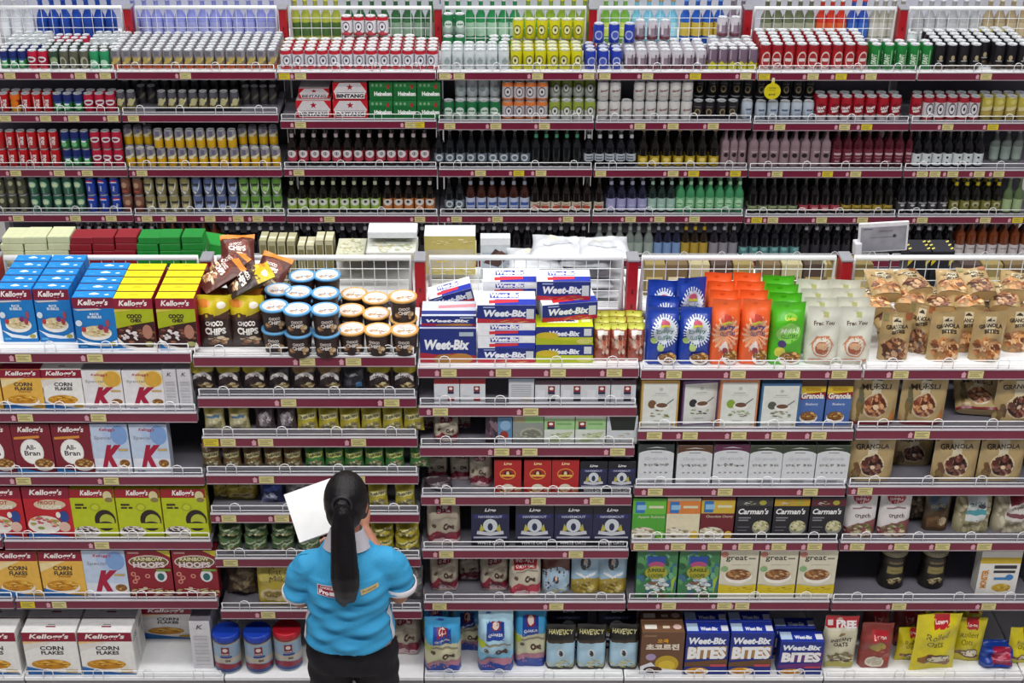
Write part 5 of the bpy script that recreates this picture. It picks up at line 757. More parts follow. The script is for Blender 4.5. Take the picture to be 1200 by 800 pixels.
Bo('bgo', 'beer_bottle', 'dark bottle with gold label', '171310', 'a8944a', 'b39a26', None, 0, (.04, .30), [E(.5, .2, .3, .06, 'd8c46a'), R(.2, .08, .8, .12, '7a6418')]); Bo('bcl', 'cooler_bottle', 'clear pinkish bottle', '8a747c', '9a5a68', '90787f', None, 1, (.1, .5), [E(.5, .33, .24, .06, '2a1c24'), R(.2, .42, .8, .44, 'c9b8be')], fin=dict(rough=.1, spec=.7, noise=.05)); Bo('bre', 'cooler_bottle', 'dark red cooler bottle', '4a1420', '9a7a84', '6a2434', None, 1, (.1, .5), [R(.16, .34, .84, .40, 'b9a0a8'), R(.2, .26, .8, .29, '9a7078'), R(.3, .16, .7, .2, 'a8838c')])
Bo('btg', 'stout_bottle', 'black bottle with white tag', '141216', '8d8b90', 'c9d0d2', None, 0, (.06, .38), [E(.5, .28, .1, .03, '22222a'), E(.5, .14, .08, .02, '22222a')]); Bo('bwg', 'radler_bottle', 'dark bottle with green label', '15140e', '3a3c20', '8fae4a', 'c6cfa8', 0, (.1, .40), [E(.5, .30, .46, .09, 'd3d6cc'), E(.5, .32, .14, .04, '3c3e38')]); Bo('bwo', 'radler_bottle', 'dark bottle with orange label', '17120e', '3c2c24', 'b9743a', 'c9c2bc', 0, (.1, .40), [E(.5, .30, .46, .09, 'd0ccc8'), E(.5, .32, .14, .04, '3c3834')])
Bo('bbl', 'beer_bottle', 'brown bottle with blue label', '3a1d16', '8a7a78', 'b3bcd4', '9aa4b8', 0, (.12, .42), [R(.1, .22, .9, .30, '3f5aa0'), R(.3, .14, .7, .17, '6a7ab0')]); Bo('bcr', 'beer_bottle', 'dark bottle with cream label', '19110f', '4a3a3a', 'd3cbb8', None, 0, (.06, .30), [E(.5, .16, .4, .06, 'a84a3a'), R(.2, .24, .8, .26, '8a5a4a')]); Bo('blv', 'soju_bottle', 'bottle with lavender label', '1c1c30', 'b9b8cc', '9c9cc4', 'a8a8c0', 0, (.06, .40), [R(.2, .2, .8, .23, 'b9b9d8')]); Bo('bpg', 'soju_bottle', 'bottle with pale green label', '1c2a26', 'a8c0b4', '9cbcb0', 'a0c0b0', 0, (.06, .40), [R(.2, .2, .8, .23, 'b9d4c8')])
Bo('bgr', 'soju_bottle', 'green glass bottle', '3f8a5c', '8aa890', '7fb88a', 'a8d0a8', 0, (.12, .42), [E(.5, .28, .34, .1, 'a9d4ac'), R(.24, .24, .76, .27, '4a8a5c')]); Bo('bks', 'stout_bottle', 'black bottle with green label', '131113', '4a4648', '8d9a74', None, 0, (.08, .22), [R(.2, .12, .8, .15, '4c5840')]); Bo('bkr', 'stout_bottle', 'black bottle with red label', '151012', '5a4a4c', 'a84450', None, 0, (.08, .24), [R(.2, .13, .8, .17, 'd0a8a8')]); Bo('bkg', 'stout_bottle', 'black bottle with gold label', '141110', '5a5448', 'a8903a', None, 0, (.08, .24), [R(.2, .13, .8, .17, '6a5a28')])
Bo('bkw', 'stout_bottle', 'black bottle with white crest label', '131216', '55535a', '3a383c', None, 0, (.08, .34), [R(.1, .29, .9, .31, 'c3c3c6'), E(.5, .24, .2, .03, 'b9b9bc'), E(.5, .11, .16, .03, 'c3c3c6')]); Bo('byc', 'beer_bottle', 'dark bottle with yellow neck', '16150f', 'c0b01e', '77743a', 'c0ae1c', 0, (.08, .36), [E(.5, .26, .3, .07, 'b4b08c'), E(.5, .24, .16, .04, '55522c')]); Bo('bol', 'soju_bottle', 'pale green flask bottle', '5a6c4a', '98a888', '9cb084', None, 0, (.06, .4))
Bo('bam', 'whisky_bottle', 'amber bottle with white label', '6a3216', '2a1c18', 'c9c3c2', None, 1, (.08, .36), [R(.2, .24, .8, .27, '8a8084')]); Bo('bbk', 'wine_bottle', 'black silver-capped bottle', '121014', '9a989e', '2c2a30', 'a9a6ac', 0, (.08, .36)); Bo('bwh', 'vodka_bottle', 'clear grey bottle with pale label', '77807c', 'b9bcc0', '9aa8a0', 'a8b0ac', 0, (.08, .42)); Bo('blb', 'vodka_bottle', 'bottle with sky blue label', '23263a', 'b4b8c4', '7a98c4', 'a8acb8', 0, (.08, .42)); Bo('bye', 'liqueur_bottle', 'dark bottle with yellow label', '2a2018', 'c0a01e', 'b3963a', 'c9a82a', 0, (.08, .42)); Bo('bgy', 'vodka_bottle', 'dark bottle with grey label', '24202a', '9c9aa4', '8d8a94', 'b0aeb8', 0, (.08, .42)); Bo('bte', 'gin_bottle', 'dark bottle with teal label', '15161c', '9aa0a8', '5a8a8c', None, 0, (.06, .30), [E(.5, .24, .3, .05, '7ab0b0')])
ROWP = ['top drinks shelf', 'second drinks shelf', 'third drinks shelf', 'fourth drinks shelf', 'lowest drinks shelf']
SEEN = {}
FBAY = ['cola bay', 'energy bay', 'beer carton bay', 'yellow can bay', 'lavender can bay', 'draft beer bay', 'stout bay']
FARQ = []
def far(b, s, key, p0, p1, n, layers=1, deep=1, off=.02, skip=None, back=0, note=''): FARQ.append((b, s, key, p0, p1, n, layers, deep, off, skip, back, note))
def far_place(b, s, key, p0, p1, n, layers, deep, off, skip, back, note):
    q = CANS.get(key) or BOT[key]; r, h = q['r'], q['h']; z = FZ[b][s] + .001
    Y0 = YF + off + r; x0, x1 = x_at(p0, Y0, z + h / 2), x_at(p1, Y0, z + h / 2); pitch = (x1 - x0) / n; rr = min(r, pitch * .485)
    key2 = (key, round(rr, 3))
    def mk():
        if key in CANS: return can(q['n'], rr, h, q['bands'], q['ops'], q['lid'], q['rim'])
        return bottle(q['n'], rr, h, *q['a'][:3], neck=q['a'][3], shape=q['a'][4], labz=q['a'][5], ops=q['a'][6], fin=q['fin'])
    sk = len(set((q_[0], q_[11]) for q_ in FARQ if q_[2] == key and q_[1] == s)) > 1
    two_rows = any(q_[2] == key and q_[1] == s and q_[0] == b and (q_[10] or q_[7] > 1) for q_ in FARQ)
    for L in range(layers):
        for d in range(deep):
            for k in range(n):
                if skip and skip(k, d, L): continue
                D_ = d + back
                row = '' if deep == 1 and back == 0 and not two_rows else ('front row' if D_ == 0 else ORD[D_] + ' row')
                pos = [q['desc'] + (' ' + note if note else '')] + [t for t in (nth(k, n), row, '' if layers == 1 else ('lower layer', 'upper layer')[L], ROWP[s] + ('' if not sk else ', ' + FBAY[b])) if t]
                put(key2, mk, (x0 + pitch * (k + .5) + RND.uniform(-.15, .15) * (pitch / 2 - rr), Y0 + D_ * (2 * r + .002) + RND.uniform(0, .001), z + L * (h + .0008)), (0, 0, RND.uniform(-.25, .25)), ', '.join(pos), q['c'], '%ss, %s' % (q['desc'], ROWP[s]))
# top shelf
for k, (key, p0, p1, n) in enumerate((('sprite', 0, 32, 3), ('drp', 33, 57, 2), ('dgr', 57, 70, 1), ('beige', 70, 105, 3), ('grn', 105, 129, 2))): far(0, 0, key, p0, p1, n)
far(0, 0, 'sprite', -2, 44, 4, deep=2, back=1); far(0, 0, 'dgr', 46, 90, 4, deep=3, back=1); far(0, 0, 'beige', 92, 136, 4, deep=2, back=1); far(0, 0, 'bil', -2, 46, 4, deep=3, back=3); far(0, 0, 'bil', 96, 138, 4, deep=3, back=3, note='near energy cans'); far(0, 0, 'drp', 50, 92, 4, deep=2, back=4)
far(1, 0, 'enso', 130, 325, 16, deep=7)
far(2, 0, 'bin', 328, 514, 13, deep=5, skip=lambda k, d, L: d == 4 and k not in (5, 6, 7, 8, 9, 10) ); far(2, 0, 'bin', 402, 458, 4, back=4, off=.01, note='stacked high') if False else None
def raised(b, key, p0, p1, n, d, lift, note):
    q = CANS[key]; r, h = q['r'], q['h']; z = FZ[b][0] + .002 + lift; Y = YF + .02 + r + d * (2 * r + .002)
    for k in range(n):
        X = x_at(p0 + (p1 - p0) * (k + .5) / n, Y, z); rr = min(r, (p1 - p0) / n * .485 * depth(Y, z) / F)
        put((key, round(rr, 3)), lambda: can(q['n'], rr, h, q['bands'], q['ops'], q['lid'], q['rim']), (X, Y, z), (0, 0, RND.uniform(-.2, .2)), '%s, %s, %s' % (q['desc'], nth(k, n), note), 'can', '%ss stacked on others' % q['desc'])
raised(2, 'bin', 400, 456, 4, 4, .115, 'stacked on the back row')
far(3, 0, 'bil', 516, 597, 6, deep=3); far(3, 0, 'hei', 517, 545, 2, layers=2, deep=1, back=5, note='by upright'); far(3, 0, 'hei', 572, 600, 2, deep=2, back=3, note='by yellow cans'); far(3, 0, 'biy', 598, 683, 6, deep=4)
far(3, 0, 'hei', 517, 545, 2, deep=1, back=4, note='by upright'); raised(3, 'biy', 600, 685, 6, 3, .115, 'stacked on the fourth row, top drinks shelf')
far(4, 0, 'blu', 684, 730, 3, deep=3); raised(4, 'blu', 692, 746, 3, 2, .113, 'stacked on the third row, top drinks shelf'); far(4, 0, 'lil', 731, 828, 7, deep=4); far(4, 0, 'puy', 829, 888, 5, deep=2); far(4, 0, 'lil', 835, 888, 4, deep=3, back=2, note='behind purple'); raised(4, 'lil', 742, 786, 3, 3, .113, 'stacked on the fourth row, top drinks shelf'); raised(4, 'lil', 838, 868, 2, 4, .113, 'stacked on the fifth row, top drinks shelf')
far(5, 0, 'redb', 889, 1016, 9, deep=2); far(5, 0, 'redb', 890, 1018, 9, deep=3, back=2); raised(5, 'redb', 880, 1030, 11, 4, .06, 'raised back row, top drinks shelf') if False else None
far(5, 0, 'car', 1018, 1078, 4, deep=2); far(6, 0, 'car', 1079, 1092, 1, deep=2)
far(6, 0, 'blt', 1093, 1205, 8, deep=5, skip=lambda k, d, L: d == 0 and k in (4,)); far(6, 0, 'bil', 1080, 1160, 6, deep=1, back=5); far(6, 0, 'gld', 1164, 1206, 3, deep=1, back=5)
# second shelf
far(0, 1, 'coke', -2, 12, 1, note='before orange can'); far(0, 1, 'fanta', 12, 25, 1); far(0, 1, 'coke', 25, 62, 3, note='after orange can'); far(0, 1, 'sprite', 62, 98, 3); far(0, 1, 'drp', 98, 136, 3)
far(0, 1, 'coke', -2, 60, 5, back=1); far(0, 1, 'sprite', 62, 98, 3, back=1); far(0, 1, 'drp', 98, 136, 3, back=1)
far(1, 1, 'ensd', 136, 160, 2, off=.05, note='near cola'); far(1, 1, 'ensd', 184, 281, 8, off=.05, note='on tray'); far(1, 1, 'endk', 160, 184, 2, off=.15, note='near cola'); far(1, 1, 'endk', 283, 325, 4, off=.14, note='near cartons'); far(1, 1, 'endk', 140, 325, 16, deep=2, off=.20, back=1)
tr = B(rough=.5, noise=.05); Yt = YF + .04; xa, xc = x_at(183, Yt, FZ[1][1]), x_at(282, Yt, FZ[1][1]); tr.box(-(xc - xa) / 2, (xc - xa) / 2, -.004, 0, 0, .02, '22222a'); tr.box(-(xc - xa) / 2, (xc - xa) / 2, -.004, .07, 0, .0008, '22222a'); tro = tr.build('can_tray', None, ((xa + xc) / 2, Yt, FZ[1][1])); tag(tro, 'black shallow tray holding energy drink cans on second drinks shelf', 'tray')
def beercase(px0, px1, z, h, Y, kind, lab, d=.16):
    X0, X1 = x_at(px0, Y, z + h / 2), x_at(px1, Y, z + h / 2); w = X1 - X0
    star = [P([(.5 + rr * math.cos(math.pi / 2 + math.pi * k / 5) * .55, .74 + rr * math.sin(math.pi / 2 + math.pi * k / 5)) for k in range(10) for rr in [(.19, .08)[k % 2]]], 'a3142a')]
    if kind == 'b': ops = [R(0, 0, 1, 1, 'c3202c'), P([(.14, 0), (.86, 0), (.98, .5), (.8, .98), (.2, .98), (.02, .5)], 'd6d0d4'), R(0, 0, 1, .1, '9c1c28'), R(.08, .1, .92, .4, 'e8e4e6'), T('BINTANG', .5, .25, .8, .22, '24202c', 0, .05), *[(o[0], o[1], o[2]) for o in star], R(.1, .42, .9, .44, '5a4a54')]
    else: ops = [R(0, 0, 1, 1, '1a6a34'), R(0, .7, 1, .98, '2a7a42'), *[E(.14 + .18 * k, .82, .05, .08, '8ab08a') for k in range(3)], T('Heineken', .58, .36, .76, .24, 'eef2ee', .0, .06), *[('p', [((x - .5) + .8, y) for x, y in o[1]], 'b82432') for o in star]]
    put(('case', kind, round(w, 3), h), lambda: carton('beer_carton', w, d, h, ops, 'c3202c' if kind == 'b' else '1a6a34', 'a81c28' if kind == 'b' else '175c2e', 'b9b2b4' if kind == 'b' else '2a7a42'), ((X0 + X1) / 2, Y + d / 2, z), (0, 0, 0), lab, 'beer carton', 'beer cartons on the second drinks shelf')
zc = FZ[2][1] + .001
for k, (p0, p1) in enumerate(((347, 388), (390, 431))):
    beercase(p0, p1, zc, .108, YF + .03, 'b', 'red and white beer carton, lower layer, %s' % ('nearer the energy cans', 'beside green cartons')[k])
beercase(390, 430, zc + .109, .105, YF + .03, 'b', 'red and white beer carton on top beside the green cartons'); beercase(350, 386, zc + .109, .06, YF + .06, 'b', 'dented low red beer carton on top near energy cans')
for k, (p0, p1) in enumerate(((433, 460), (461, 488), (489, 516))):
    beercase(p0, p1, zc, .108, YF + .03, 'h', 'green lager carton, lower layer, %s of three' % ('first', 'second', 'third')[k]); beercase(p0, p1, zc + .109, .108, YF + .03, 'h', 'green lager carton, upper layer, %s of three' % ('first', 'second', 'third')[k])
far(3, 1, 'hei', 519, 587, 5); far(3, 1, 'hei', 519, 533, 1, off=.02, back=0, note='stacked') if False else None
far(3, 1, 'bil', 533, 587, 4, layers=2, off=.09); far(3, 1, 'bio', 588, 642, 4, layers=2); far(3, 1, 'big', 643, 698, 4, layers=1); far(3, 1, 'big', 643, 698, 4, layers=2, off=.09)
far(4, 1, 'whs', 699, 811, 8, layers=2, skip=lambda k, d, L: L == 1 and k == 2); far(4, 1, 'blk', 811, 865, 4, off=.03); far(4, 1, 'blk', 811, 868, 4, layers=2, off=.12, note='behind'); far(4, 1, 'wbl', 868, 882, 1, off=.03)
far(5, 1, 'wbl', 884, 954, 5, off=.03, note='in a row'); far(5, 1, 'blk', 868, 954, 6, layers=2, off=.12, note='behind white'); far(5, 1, 'drb', 955, 1056, 7); far(5, 1, 'drb', 955, 1056, 7, back=1)
far(6, 1, 'drb', 1066, 1080, 1, note='single'); far(6, 1, 'wst', 1080, 1108, 2, note='by red can'); far(6, 1, 'wst', 1108, 1148, 3, note='by gold'); far(6, 1, 'gld', 1149, 1205, 4); far(6, 1, 'wst', 1070, 1148, 6, back=1); far(6, 1, 'gld', 1149, 1205, 4, back=1)
# third shelf
far(0, 2, 'coke', -3, 72, 6, layers=2); far(0, 2, 'sprite', 74, 108, 3, layers=2); far(0, 2, 'drp', 108, 146, 3, layers=2)
far(1, 2, 'eny', 147, 330, 15, layers=1); far(1, 2, 'eny', 182, 280, 8, off=.021, layers=2, skip=lambda k, d, L: L == 0, note='raised'); far(1, 2, 'eny', 147, 182, 3, layers=2, off=.08, note='behind cherry end'); far(1, 2, 'eny', 280, 328, 4, layers=2, off=.08, note='behind bottle end')
def two(b, s, key, p0, p1, n, off=.03):
    far(b, s, key, p0, p1, n, off=off); far(b, s, key, p0, p1, n, off=off, back=1)
two(2, 2, 'bpk', 336, 504, 13); two(3, 2, 'bsl', 508, 622, 9); two(3, 2, 'bgn', 622, 682, 5); two(4, 2, 'bsq', 684, 746, 5); two(4, 2, 'bgo', 747, 844, 7); two(4, 2, 'bcl', 845, 875, 3); two(5, 2, 'bcl', 877, 974, 8); two(5, 2, 'bre', 975, 1060, 7); far(6, 2, 'bre', 1061, 1070, 1, off=.03); two(6, 2, 'btg', 1069, 1154, 7); far(6, 2, 'bwh', 1160, 1200, 3, off=.12)
# fourth shelf
far(0, 3, 'oli', -3, 35, 3, layers=2); far(0, 3, 'sp2', 36, 102, 5, layers=2); far(0, 3, 'pep', 102, 144, 3, layers=2); far(0, 3, 'brn', 144, 156, 1, layers=2)
far(1, 3, 'brn', 158, 170, 1, layers=2); far(1, 3, 'jgo', 170, 226, 4, layers=2); far(1, 3, 'jbl', 226, 281, 4, layers=2); far(1, 3, 'jgr', 281, 332, 4, layers=2)
two(2, 3, 'bwg', 336, 446, 9); two(2, 3, 'bwo', 448, 510, 5); two(3, 3, 'bsl', 520, 545, 2); two(3, 3, 'bbl', 545, 621, 6); two(3, 3, 'bcr', 621, 694, 6); far(4, 3, 'bcr', 696, 708, 1, off=.03); two(4, 3, 'blv', 710, 759, 4); two(4, 3, 'bpg', 759, 792, 3); two(4, 3, 'bgr', 792, 872, 7)
two(5, 3, 'bks', 877, 936, 5); two(5, 3, 'bkr', 937, 986, 4); two(5, 3, 'bkg', 987, 1048, 5); two(6, 3, 'bkw', 1051, 1112, 5); two(6, 3, 'byc', 1113, 1175, 5); far(6, 3, 'bol', 1175, 1200, 2, off=.03)
# lowest visible shelf
far(0, 4, 'oli', -3, 48, 4, off=.02); far(0, 4, 'aqu', 49, 86, 3, off=.02); two(0, 4, 'bbk', 88, 160, 6); two(1, 4, 'bam', 186, 258, 6); two(1, 4, 'bbk', 160, 186, 2); far(1, 4, 'bbk', 260, 338, 6, off=.03, note='past amber'); two(2, 4, 'bbk', 342, 515, 13); two(3, 4, 'bbk', 520, 690, 13); far(3, 4, 'bwh', 696, 744, 4, off=.03)
far(4, 4, 'bwh', 742, 766, 2, off=.03); far(4, 4, 'blb', 766, 798, 3, off=.03); far(4, 4, 'bye', 798, 830, 3, off=.03); far(4, 4, 'bgy', 831, 865, 3, off=.03); two(5, 4, 'bte', 866, 938, 6); two(5, 4, 'bbk', 938, 1034, 8); two(6, 4, 'bbk', 1044, 1118, 6); two(6, 4, 'bam', 1119, 1208, 7)
for a_ in FARQ: far_place(*a_)
# yellow offer tag on the second rail
Yt = YF - .012; xt = x_at(905, Yt, z_at(107, Yt)); zt = z_at(107, Yt)
b = B(rough=.5, noise=.05); n = 24; pts = [(.047 * math.cos(2 * math.pi * k / n), .047 * math.sin(2 * math.pi * k / n) + (.018 if k == n // 4 else 0)) for k in range(n)]
for y, in ((-.0015,), (.0015,)): b.face([(x, y, z) for x, z in pts], 'd0c21a')
for k in range(n): x, z = pts[k]; x2, z2_ = pts[(k + 1) % n]; b.face([(x, -.0015, z), (x2, -.0015, z2_), (x2, .0015, z2_), (x, .0015, z)], 'd0c21a')
press(b, [T('6+0', .5, .30, .42, .15, '4a3c1c', 0, .03), T('OFFER', .5, .72, .46, .10, '7a6a1c', 0, .02), R(.3, .56, .7, .59, '8a7a1c')], .09, .09, lambda x, y, l: (x - .045, -.0015 - l, y - .045))
ob = b.build('offer_tag', None, (xt, Yt, zt)); tag(ob, 'round yellow offer tag hanging before white beer cans', 'offer tag')
b = B(rough=.4, noise=0); b.box(-.008, .008, -.001, .001, .045, FZ[5][0] - .03 - zt, 'd9d6b0'); b.build('hanger', ob)
# ------------------------------------------------------------------ stock beyond the far divider
ROWB = YF + DEPF + .10
def bottles_beyond(b, p0, p1, n, body, cap, lab, desc, deep=2, h=.27, r=.033, labcol=None, where=''):
    z = FZ[b][0] + .001
    for d in range(deep):
        Y = ROWB + d * .075
        for k in range(n):
            X = x_at(p0 + (p1 - p0) * (k + .5) / n, Y, z + h * .6)
            put(('bey', body, cap, h, round(r, 3)), lambda: bottle('soft_drink_bottle', r, h, body, cap, labcol, None, 0, (.2, .5), None), (X, Y, z), (0, 0, 0), '%s, %s, %s row beyond the far wire divider' % (desc, nth(k, n), ('front', 'rear')[d]), 'bottle', desc + 's beyond the divider')
bottles_beyond(0, -3, 40, 3, 'c9ced4', 'e3e6ea', 0, 'clear white soft drink bottle', labcol='dfe3ea'); bottles_beyond(0, 42, 136, 7, '1f49a8', '2a58c0', 0, 'deep blue soft drink bottle', labcol='2447a0')
bottles_beyond(1, 150, 326, 13, '8f97d8', 'c3c8ec', 0, 'lavender water bottle', labcol='a8aee4'); bottles_beyond(2, 340, 400, 5, 'a8b04a', 'd0d060', 0, 'olive green juice bottle', labcol='4a6a34'); bottles_beyond(2, 402, 512, 8, '3a6a44', 'c9d0c9', 0, 'dark green soda bottle', labcol='8aa890')
bottles_beyond(3, 517, 610, 7, '2f8a54', 'd8dcda', 0, 'green soda bottle', labcol='a8ccb4'); bottles_beyond(3, 612, 692, 6, '8aa83a', 'c9c83a', 0, 'lime soda bottle', labcol='4a9a4a'); bottles_beyond(4, 704, 738, 3, '7ab04a', 'd0d8c0', 0, 'pale lime drink bottle', labcol='c9d86a'); bottles_beyond(4, 739, 795, 4, '7cc0d8', 'c09a5a', 0, 'sky blue drink bottle', labcol='a8dcec'); bottles_beyond(4, 797, 850, 4, '2a5ab4', '6a9ae0', 0, 'blue sports drink bottle', labcol='c9b04a'); bottles_beyond(4, 852, 876, 2, '8a7a8c', 'b9b4bc', 0, 'mauve drink bottle', labcol='a89aa8')
bottles_beyond(5, 892, 956, 5, '6a7458', 'c9ccc4', 0, 'grey green soda bottle', labcol='a8b09a'); bottles_beyond(5, 957, 992, 3, 'c83a2a', 'e0e0dc', 0, 'red orange soda bottle', labcol='d86a3a'); bottles_beyond(5, 993, 1018, 2, '2a52b0', 'd04a4a', 0, 'royal blue soda bottle', labcol='3a6ac0'); bottles_beyond(5, 1020, 1062, 4, 'a8a89a', 'd0d0cc', 0, 'pale grey soda bottle', labcol='c9c9c0'); bottles_beyond(6, 1070, 1150, 6, 'b0b4b8', 'dcdfe2', 0, 'silver soda bottle', labcol='c9ccd0'); bottles_beyond(6, 1152, 1206, 4, 'a89878', 'd0c8b8', 0, 'beige tea bottle', labcol='c0b090')
# a tall backing stand behind them closes the view
for i in range(7):
    b = B(rough=.5, noise=.1, scale=6); b.box(0, W - .01, 0, .02, FZ[i][0], FZ[i][0] + .5, 'b9bac6'); b.box(0, W - .01, -.01, .03, FZ[i][0] + .5, FZ[i][0] + .53, 'd0d0d8')
    link('rear_board', b.mesh('rear_board'), UNITS['f', i], (0.005, 2 * DEPF - .03, 0))
# ------------------------------------------------------------------ the worker, seen from behind, reading a paper pad
PX, PY = -.527, 4.46
def smooth_union(name, parts, voxel, m, parent=None, smooth=8, tweak=None, fac=.5):
    """closed tubes and ellipsoids melted into one continuous surface"""
    b = B()
    for f in parts: f(b)
    me = b.mesh('tmp'); o = bpy.data.objects.new('tmp', me); COL.objects.link(o)
    r = o.modifiers.new('r', 'REMESH'); r.mode = 'VOXEL'; r.voxel_size = voxel; r.use_smooth_shade = True
    s = o.modifiers.new('s', 'SMOOTH'); s.iterations = smooth; s.factor = fac
    dg = bpy.context.evaluated_depsgraph_get(); dg.update()
    out = bpy.data.meshes.new_from_object(o.evaluated_get(dg)); bpy.data.objects.remove(o); out.name = name
    if tweak:
        for v in out.vertices: v.co = tweak(v.co)
    out.materials.clear(); out.materials.append(m)
    for p in out.polygons: p.use_smooth = True; p.material_index = 0
    return link(name, out, parent)
def tubef(pts, rs, n=16): return lambda b: b.tube(pts, rs, 'ffffff', n)
def ring_loft(secs, n=28):
    """secs: (centre, rx, ry[, power]) stacked sections of a torso-like form"""
    def f(b):
        rows = []
        for s in secs:
            c, rx, ry = s[:3]; pw = s[3] if len(s) > 3 else 2
            row = []
            for k in range(n):
                a = 2 * math.pi * k / n; ca, sa = math.cos(a), math.sin(a)
                row.append((c[0] + rx * math.copysign(abs(ca) ** (2 / pw), ca), c[1] + ry * math.copysign(abs(sa) ** (2 / pw), sa), c[2]))
            rows.append(row)
        vs = b.grid(rows, 'ffffff', True, True)
        for q in (vs[0], vs[-1]): b.bm.faces.new(q)
    return f
def ball(c, r, rot=None, n=16):
    def f(b):
        m = (rot or Matrix()).to_3x3() if not isinstance(rot, Euler) else rot.to_matrix()
        g = bmesh.ops.create_uvsphere(b.bm, u_segments=n, v_segments=n // 2 + 2, radius=1)
        for v in g['verts']: v.co = Vector(c) + m @ Vector((v.co.x * r[0], v.co.y * r[1], v.co.z * r[2]))
        for fc in set(q for v in g['verts'] for q in v.link_faces): fc.material_index = b.slot('ffffff')
    return f
# the pad: faces her and, over her shoulder, us
pn = Vector((0, -.70, .714)).normalized(); pr = Vector((1, 0, 0)); pu = pn.cross(pr).normalized()
rl = math.radians(20); r2 = pr * math.cos(rl) + pu * math.sin(rl); u2 = -pr * math.sin(rl) + pu * math.cos(rl)
PADW, PADH, PADT = .225, .205, .012
PYP = 4.80; zq = z_at(580, PYP); tl = Vector((x_at(333, PYP, zq), PYP, zq))
pc = tl + r2 * (PADW / 2) - u2 * (PADH / 2)
root = empty('person', (PX, PY, 0)); tag(root, 'store worker in bright blue polo with long black ponytail, seen from behind', 'person')
pcl = pc - Vector((PX, PY, 0))
def padp(u, v, n=0): return pcl + r2 * (u * PADW / 2) + u2 * (v * PADH / 2) + pn * n
# hands hold the pad by its lower edge and far edge
def hand(wrist, palm_dir, side_dir, nrm, s=1.0, thumb=1, curl=.6):
    """five fingers closing round the pad: palm_dir runs from wrist to knuckles, side_dir across towards the thumb, nrm is the palm's inner side"""
    w = Vector(wrist); d = palm_dir.normalized(); t = (side_dir - d * side_dir.dot(d)).normalized(); n = (nrm - d * nrm.dot(d) - t * nrm.dot(t)).normalized()
    fs = [tubef([w, w + d * .03 * s, w + d * .085 * s], [.022 * s, .024 * s, .022 * s]), tubef([w + t * .016 * s + d * .02, w + t * .026 * s + d * .085 * s], [.013 * s, .0115 * s]), tubef([w - t * .014 * s + d * .02, w - t * .026 * s + d * .08 * s], [.013 * s, .0105 * s])]
    for k, (off, ln, rr) in enumerate(((.028, .072, .0085), (.010, .080, .009), (-.009, .075, .0085), (-.026, .060, .0075))):
        p0 = w + d * .08 * s + t * off * s; a = p0 + (d * .6 + n * .25) * ln * .45 * s; c = a + (d * .35 + n * .8).normalized() * ln * .32 * s; e = c + (n * .8 - d * .45).normalized() * ln * .28 * s
        fs.append(tubef([p0 - d * .012 * s, p0, a, c, e], [rr * s * 1.05, rr * s, rr * s * .95, rr * s * .88, rr * s * .75], 10))
    q = w + d * .025 * s + t * .022 * s; fs.append(tubef([q, q + (t * .8 + d * .5 + n * .3).normalized() * .034 * s, q + (t * .55 + d * .9 + n * .9).normalized() * .064 * s], [.0125 * s, .0105 * s, .0085 * s], 10))
    return fs
LW = padp(.0, -1.0, -.02) - u2 * .11 + Vector((0, -.02, 0)); RW = padp(1.0, -.35, -.02) - u2 * .085 + r2 * .035 + Vector((.0, -.02, 0))
SHL, SHR = Vector((-.142, .005, 1.225)), Vector((.142, .005, 1.24)); ELL, ELR = Vector((-.192, .03, .985)), Vector((.190, .03, 1.01))
HEADC = Vector((.0, .06, 1.425)); TILT = Euler((-.42, 0, -.06))
def hd(x, y, z): return HEADC + TILT.to_matrix() @ Vector((x, y, z))
skin = mat('a8735c', rough=.5, noise=.05, spec=.35)
parts = [ball(HEADC, (.073, .092, .105), TILT, 20), ball(hd(0, .02, -.06), (.056, .07, .06), TILT), tubef([(0, .0, 1.23), (0, .02, 1.31), (0, .05, 1.38)], [.056, .05, .05]), ball(hd(0, .098, -.018), (.013, .018, .022), TILT), ball(hd(0, .088, -.062), (.024, .010, .008), TILT),
         ball(hd(-.074, .0, -.015), (.010, .02, .032), TILT), ball(hd(.074, .0, -.015), (.010, .02, .032), TILT),
         ring_loft([((0, 0, .80), .125, .085), ((0, .0, .92), .12, .08), ((0, -.01, 1.02), .12, .085), ((0, -.01, 1.12), .13, .092), ((0, 0, 1.19), .12, .07), ((0, .005, 1.25), .065, .05)])]
for sh, el, wr in ((SHL, ELL, LW), (SHR, ELR, RW)): parts.append(tubef([sh + Vector((0, 0, -.03)), (sh + el) / 2, el, el + (wr - el) * .3, wr], [.036, .040, .038, .037, .025]))
for s in (-1, 1): parts.append(tubef([(s * .08, 0, .84), (s * .085, .01, .62), (s * .085, .015, .45), (s * .085, .0, .28), (s * .085, -.01, .09)], [.080, .070, .054, .05, .036])); parts.append(tubef([(s * .085, -.02, .05), (s * .09, .08, .04), (s * .095, .15, .03)], [.036, .036, .026]))
parts += hand(LW, u2 * .9 + pn * .05, -r2, pn, .95) + hand(RW, u2 * .9 + r2 * .2, r2 * -1, pn, .95)
smooth_union('body', parts, .0055, skin, root, smooth=4)
